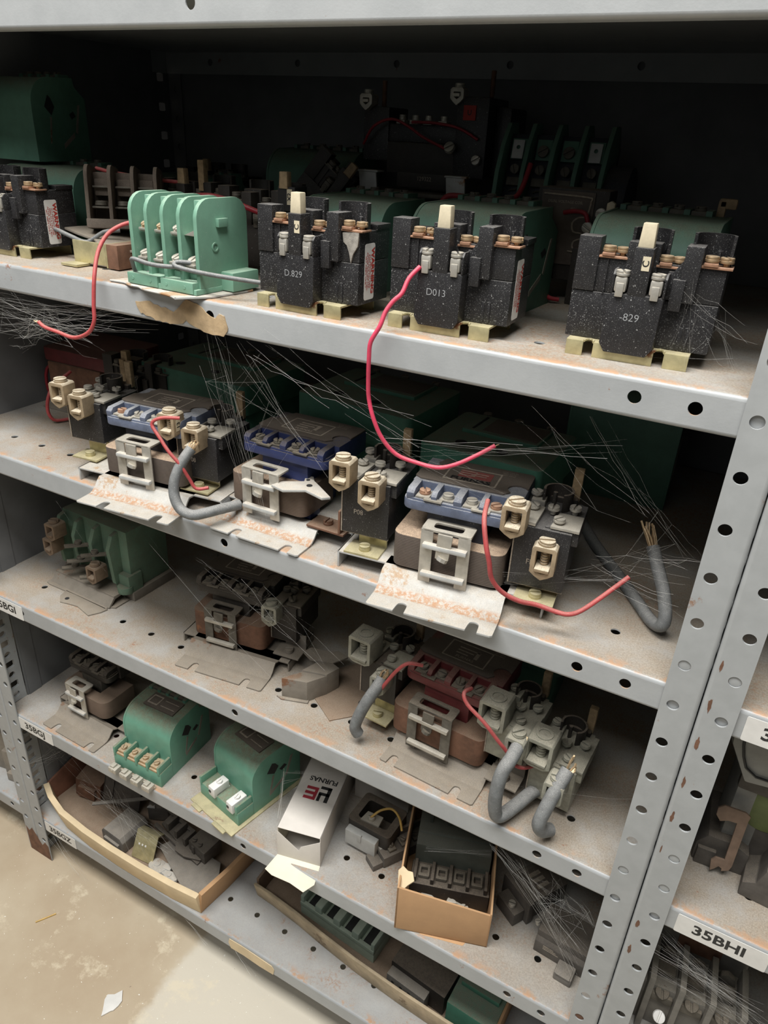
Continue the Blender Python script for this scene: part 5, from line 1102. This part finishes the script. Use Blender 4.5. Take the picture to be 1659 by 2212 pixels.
scrap('white_clamp', 'white round-ended clamp piece near the front wall in scrap tray', 'clamp', (-0.655, 0.018, zF + .004), (-12, 0, -6), lambda m_: (m_.prism(rrect(0, 30, 0, 24, 9), 'z', 0, 7, 1.5), m_.box(22, 36, 6, 18, 0, 6, 1.5), m_.cyl((12, 12, 6.5), 5, 2, bev=.5)), 'plate')
scrap('white_clamp', 'smaller white clamp piece nearest the tray corner', 'clamp', (-0.618, 0.016, zF + .004), (0, 0, 8), lambda m_: (m_.prism(rrect(0, 24, 0, 14, 6), 'z', 0, 7, 1.5), m_.cyl((8, 7, 6.5), 3.6, 2, bev=.5), m_.box(-10, 4, 14, 24, 0, 6, 1)), 'plate')
scrap('flat_steel_plate', 'flat grey steel plate leaning across the scrap tray to its right corner', 'plate', (-0.655, 0.050, zF + .018), (4, -2, -12), lambda m_: m_.prism([(0, 0), (108, -24), (124, 20), (100, 44), (10, 30)], 'z', 0, 2, .4), 'scrap')
scrap('contact_assembly', 'dusty contact assembly of stacked plates at the right end of scrap tray', 'scrap', (-0.680, 0.066, zF + .030), (4, 6, -8), lambda m_: (m_.box(0, 104, 0, 6, 0, 8, 1), m_.box(0, 110, 26, 32, 14, 18, 1), m_.prism([(10, 8), (50, 4), (62, -8), (80, -6), (104, 6), (104, 34), (8, 34)], 'z', 8, 12, .6), [m_.box(24 + k * 20, 30 + k * 20, 6, 28, 10, 30, 1) for k in range(4)], m_.box(76, 112, 8, 44, 0, 34, 2), [m_.screw((84 + 12 * k, 14, 34), 3.6, 4, 20) for k in range(2)]), 'scrapk')
scrap('grey_block', 'small grey block with pale notched corner in middle of scrap tray', 'scrap', (-0.715, 0.086, zF + .006), (0, 0, 24), lambda m_: (m_.prism([(0, 0), (34, 0), (40, 12), (34, 30), (0, 30)], 'z', 0, 30, 1.5), m_.m(1).prism([(0, 30), (6, 36), (10, 33), (14, 36), (14, 30)], 'y', -2, 1, .4)), ['scrapk', 'plate'])
scrap('coil_spool', 'dark dusty coil spool at the back of the scrap tray', 'coil', (-0.742, 0.120, zF + .004), (0, 0, 10), lambda m_: (m_.cyl((25, 25, 0), 26, 44, bev=3), m_.cyl((25, 25, 0), 32, 5, bev=1), m_.cyl((25, 25, 40), 32, 5, bev=1)), 'scrapk')
scrap('terminal_board', 'dusty dark terminal board lying behind the coil spool in scrap tray', 'scrap', (-0.655, 0.140, zF + .004), (0, 0, -6), lambda m_: (m_.box(0, 90, 0, 30, 0, 20, 2), [m_.box(4 + 17 * k, 8 + 17 * k, -2, 30, 18, 34, 1) for k in range(6)]), 'blackd')

tr = thing('cardboard_tray', 'long cardboard tray holding green contactors on the bottom shelf, bowed worn front wall', 'box', (-0.478, 0.072, zF + .0005), 0)
wall([(0, 0), (30, -2), (80, -8), (130, -16), (190, -24), (260, -30), (330, -34), (392, -36)], 34, 4, 'cardt' if 'cardt' in K else 'cardl', 'front_wall', tr, 44, 7)
wall([(392, -36), (396, 60), (396, 190)], 46, 4, 'card', 'right_wall', tr); wall([(-2, 190), (0, 90), (0, 0)], 40, 4, 'cardk', 'left_wall', tr)
mb = MB(); mb.prism([(2, 4), (130, -11), (260, -25), (390, -30), (393, 190), (0, 190)], 'z', 0, 1.5, 0); mb.build('bottom', 'cardk', tr)
def slotted(label, loc, yaw, wd, mt, n=4):
    R_ = thing('terminal_block', label, 'contactor', loc, yaw); s = wd / n
    mb = MB(); mb.box(0, wd, 0, 60, 0, 20, 1.5)
    for k in range(n + 1): x = k * s; mb.box(x - 6 if k else 0, x + 6 if k < n else wd, 0, 60, 19, 40, 1.5)
    mb.box(0, wd, 40, 60, 19, 38, 1); mb.box(0, wd, -1, 5, 19, 27, 1); mb.build('housing', mt, R_)
    for k in range(n): mb = MB(); mb.box((k + .5) * s - 7, (k + .5) * s + 7, 8, 36, 20, 21, .2); mb.build('slot', 'ink', R_)
    return R_
slotted('pale green slotted terminal block inside the long cardboard tray', (-0.405, 0.082, zF + .0022), -5, 132, 'greens' if 'greens' in K else 'greend')
dk = thing('relay', 'black relay with a grey strip of four holes inside the long tray', 'relay', (-0.245, 0.052, zF + .0022), -6)
mb = MB(); mb.box(0, 84, 14, 80, 0, 40, 1.5); mb.build('housing', 'blackd', dk)
mb = MB(); mb.box(2, 62, 0, 14, 0, 32, 1); mb.m(1)
for k in range(4): mb.cyl((12 + 13 * k, -.3, 22), 2.2, .5, 'y', 12)
mb.build('hole_strip', ['scrap', 'ink'], dk)
gg = thing('contactor', 'dark green contactor at the right end of the long tray', 'contactor', (-0.155, 0.052, zF + .0022), -3)
mb = MB(); mb.box(0, 66, 0, 100, 0, 46, 2); mb.box(6, 60, 30, 90, 44, 54, 1.5); mb.build('housing', 'greend', gg)

# ================================================================ RIGHT BAY
gh = thing('junction_box', 'grey tapered housing with a black gasket hanging behind the right bay upper shelf', 'box', (0.050, 0.018, zD + .102), 10)
mb = MB(); mb.prism([(0, 100), (4, 60), (22, 24), (90, 24), (100, 60), (100, 100)], 'y', 20, 90, 2.5); mb.box(28, 54, 50, 85, -101, 25, 2); mb.build('housing', 'greyh', gh)
mb = MB(); mb.tube([(9, 18.6, 98), (12, 18.6, 62), (28, 18.6, 34), (88, 18.6, 34)], 1.1, 6, 3); mb.build('gasket', 'ink', gh)
mb = MB(); mb.M = Matrix.Scale(.74, 4); mb.prism([(0, 88), (0, 98), (6, 104), (30, 102), (36, 98), (35, 92), (34, 20), (32, 12), (24, 8), (24, 12), (20, 14), (16, 8), (12, 4), (10, 20), (14, 26), (24, 26), (24, 84), (14, 84), (6, 80)], 'y', 0, 3, .7); o = mb.build('rusty_hook_bracket', 'rustt' if 'rustt' in K else 'brownd'); o.location = (0.060, 0.050, zD + .002); o.rotation_euler = (math.radians(-6), 0, math.radians(8)); tag(o, 'tall flat brown hooked bracket standing on the right bay shelf', 'bracket')
scrap('grey_base_block', 'dark grey angular block behind the brown hooked bracket', 'scrap', (0.052, 0.062, zD), (0, 0, 4), lambda m_: (m_.prism([(0, 0), (0, 22), (8, 34), (30, 34), (44, 26), (44, 0)], 'y', 0, 60, 1.5), m_.box(2, 18, -4, 2, 0, 20, 1)), 'scrapk')
scrap('grey_cast_part', 'grey cast part with a slanted arm at the right photo edge', 'scrap', (0.094, 0.044, zD), (0, 0, -4), lambda m_: (m_.prism([(0, 0), (0, 16), (10, 22), (14, 40), (26, 42), (30, 20), (60, 18), (60, 0)], 'y', 0, 50, 1.5), m_.m(1).tube([(26, -2, 22), (38, -4, 10)], 2.4, 8, 1)), ['scrapk', 'steel'])
scrap('olive_roller', 'olive green curved part at the right photo edge above grey cast part', 'part', (0.078, 0.075, zD + .052), (0, 0, 0), lambda m_: (m_.cyl((20, 0, 22), 24, 60, 'y', 32, 2), m_.m(1).box(-6, 60, 2, 60, -51.8, 0, 2), m_.box(-10, 50, -4, 50, 40, 62, 3)), ['olive', 'scrapk'])
tp = thing('contactor', 'dusty grey three-pole contactor at the bottom right corner of the photo', 'contactor', (0.040, 0.022, zE), 4)
mb = MB(); mb.box(0, 104, 18, 120, 0, 62, 2)
for k in range(4): x = 12 + k * 28; mb.box(x, x + 6, 8, 60, 0, 84, 1)
mb.box(-4, 2, 8, 60, 0, 76, .8); mb.box(12, 102, 64, 110, 60, 110, 2); mb.m(1).box(34, 76, 62.5, 64, 72, 100, .3); mb.build('housing', ['greyc', 'rustm'], tp)
for k in range(3):
    x = 18 + k * 28
    mb = MB(); mb.box(x, x + 21, 14, 30, 44, 54, 1); mb.box(x + 1, x + 19, 30, 44, 60, 72, 1); mb.prism([(x, 62), (x + 4, 76), (x + 10, 80), (x + 17, 76), (x + 20, 62)], 'y', 48, 54, .8)
    mb.screw((x + 10, 18, 56), 7, 4, 100, M=rotm('X', 30, (x + 10, 18, 56)), shank=4); mb.build('terminal', 'dullm', tp)
mb = MB(); mb.screw((30, 4, 38), 6, 5, 80, M=rotm('X', 40, (30, 4, 38)), shank=12); mb.build('front_screw', 'white', tp)
# left bay junk
scrap('dusty_coil_part', 'dusty tangle of coil parts on the left bay bottom shelf at photo edge', 'scrap', (-1.00, 0.03, zF), (0, 0, 10), lambda m_: (m_.box(0, 80, 0, 60, 0, 60, 3), m_.cyl((30, 0, 34), 16, 12, 'y', 20, 2), m_.box(-30, 6, 10, 40, 0, 90, 3), m_.box(10, 90, -8, 6, 0, 18, 2)), 'plated')
scrap('dark_brown_relay', 'dark brown relay on the left bay fourth shelf behind posts', 'relay', (-1.01, 0.03, zE), (0, 0, 0), lambda m_: (m_.box(0, 90, 0, 70, 0, 70, 3), m_.box(10, 80, -5, 0, 20, 50, 1)), 'dullm')

# ================================================================ COBWEBS
def cobweb(label, anchors, n, r=0.11, sag=10, jit=10, seedv=1, tangles=0):
    """fine silk strands between anchor pairs (mm)"""
    rnd = random.Random(seedv); mb = MB(); mids = []
    for _ in range(int(n * .62)):
        a, c = rnd.choice(anchors); a = Vector(a) + Vector([rnd.gauss(0, jit) for _ in range(3)]) * .6; c = Vector(c) + Vector([rnd.gauss(0, jit) for _ in range(3)]) * .6
        k = rnd.randint(4, 8); P = []; bow = Vector([rnd.gauss(0, jit * .22) for _ in range(3)]); u0 = rnd.choice((0, 0, rnd.uniform(0, .5))); u1 = rnd.choice((1, 1, rnd.uniform(.6, 1)))
        for i in range(k + 1):
            u = u0 + (u1 - u0) * i / k; p = a.lerp(c, u) + bow * 4 * u * (1 - u); p.z -= sag * 4 * u * (1 - u) * rnd.uniform(.3, 1); p += Vector([rnd.gauss(0, 1) for _ in range(3)]) * (jit * .07 if 0 < i < k else 0); P.append(p)
        mids.append(P[rnd.randint(1, k - 1)]); mb.tube(P, r * rnd.choice((.12, .15, .2, .26, .5)), 3, 1, cap=False)
    for _ in range(tangles):
        if len(mids) < 2: break
        a, c = rnd.sample(mids, 2)
        if (a - c).length < 90: mb.tube([a, a.lerp(c, .5) + Vector((0, 0, -rnd.uniform(0, 4))), c], r * .22, 3, 1, cap=False)
    o = mb.build('cobweb', 'web', auto=180); tag(o, label, 'cobweb', kind='stuff'); return o
cobweb('dense cobweb under the top shelf lip at the left, around the hanging red wire', [((-760, 5, -30), (-520, 4, -18)), ((-800, 10, -60), (-560, 2, -20)), ((-690, 0, -16), (-600, 0, -45)), ((-720, 10, -70), (-640, -8, -30)), ((-820, 20, -20), (-600, 0, -40))], 110, .13, 8, 16, 1, 60)
cobweb('cobweb hanging down to the deep blue coil of the second shelf', [((-440, 4, -16), (-415, 20, -190)), ((-430, 4, -16), (-400, 10, -200)), ((-455, 6, -16), (-418, 20, -160)), ((-420, 6, -18), (-330, 20, -130)), ((-400, 6, -16), (-300, 10, -60))], 40, .10, 4, 10, 2, 26)
cobweb('cobweb strands stretched over the second shelf opening around the pink wire', [((-380, 4, -18), (-240, 4, -60)), ((-260, 4, -80), (-80, 6, -40)), ((-300, 10, -60), (-150, 10, -110)), ((-150, 4, -30), (-60, 30, -90))], 34, .10, 5, 12, 3, 14)
cobweb('cobweb between the right post and the frayed grey cable end', [((-12, 4, -110), (-60, 80, -150)), ((-12, 4, -130), (-90, 60, -160)), ((-12, 5, -150), (-75, 40, -160)), ((-60, 45, -158), (-190, 20, -186)), ((-100, 20, -30), (-15, 30, -120))], 46, .10, 3, 9, 4, 16)
cobweb('cobweb threads before the third shelf starters', [((-540, 4, -250), (-400, 20, -400)), ((-700, 10, -250), (-520, 10, -420)), ((-420, 4, -250), (-300, 10, -340)), ((-290, 4, -330), (-60, 10, -330)), ((-480, 4, -260), (-360, 30, -330)), ((-12, 4, -340), (-110, 20, -400))], 22, .08, 6, 12, 5, 10)
cobweb('cobweb fan in the corner of the fourth shelf opening by the right post', [((-120, 4, -468), (-14, 6, -560)), ((-110, 4, -468), (-14, 6, -580)), ((-60, 4, -470), (-30, 20, -540)), ((-40, 20, -510), (-14, 6, -520)), ((-90, 10, -480), (-20, 10, -600))], 70, .12, -4, 7, 6, 30)
cobweb('cobweb over the grey contactor in the right bay lower opening', [((48, 2, -480), (150, 6, -545)), ((46, 4, -500), (140, 10, -530)), ((48, 2, -530), (150, 6, -548)), ((46, 20, -510), (120, 30, -560))], 70, .11, 3, 7, 7, 30)
cobweb('cobweb in the scrap tray on the bottom shelf', [((-860, 20, -720), (-700, 40, -860)), ((-760, 10, -760), (-600, 30, -830)), ((-700, 20, -740), (-640, 20, -870)), ((-870, 10, -780), (-790, 30, -700))], 60, .12, 6, 12, 8, 20)
cobweb('ragged cobweb under the bottom shelf lip by the left post foot', [((-880, 0, -925), (-800, -4, -975)), ((-840, 0, -925), (-780, -2, -990)), ((-560, 0, -925), (-500, 0, -965)), ((-470, 0, -925), (-400, 0, -970))], 26, .2, 4, 8, 9, 10)
cobweb('cobweb at the right end of the top shelf over the relay marked 829', [((-20, 30, 20), (-60, 60, 70)), ((-50, 32, 70), (-60, 30, 14)), ((-15, 20, 40), (-70, 50, 60)), ((-100, 40, 14), (-20, 30, 18))], 26, .09, 3, 8, 10, 10)
cobweb('pale clotted cobweb behind the white carton', [((-400, 40, -560), (-395, 20, -620)), ((-400, 40, -560), (-340, 60, -548)), ((-200, 30, -560), (-130, 60, -552))], 40, .2, 2, 3, 11, 10)
# small litter on the floor
mb = MB(); mb.tube([(0, 0, 1.2), (10, 16, 1.2), (16, 26, 1.2)], 1.3, 6, 2); o = mb.build('straw_piece', 'yelw'); o.location = (-.80, -.09, -1.0); tag(o, 'short yellow straw lying on the concrete floor', 'straw')
mb = MB(); mb.prism(patch_poly(0, 0, 12, 16, 11, .45), 'z', 0, 2.5, .6); o = mb.build('paint_flake', 'white'); o.location = (-.60, -.115, -1.0); tag(o, 'ragged white flake on the concrete floor near the worn label', 'flake')
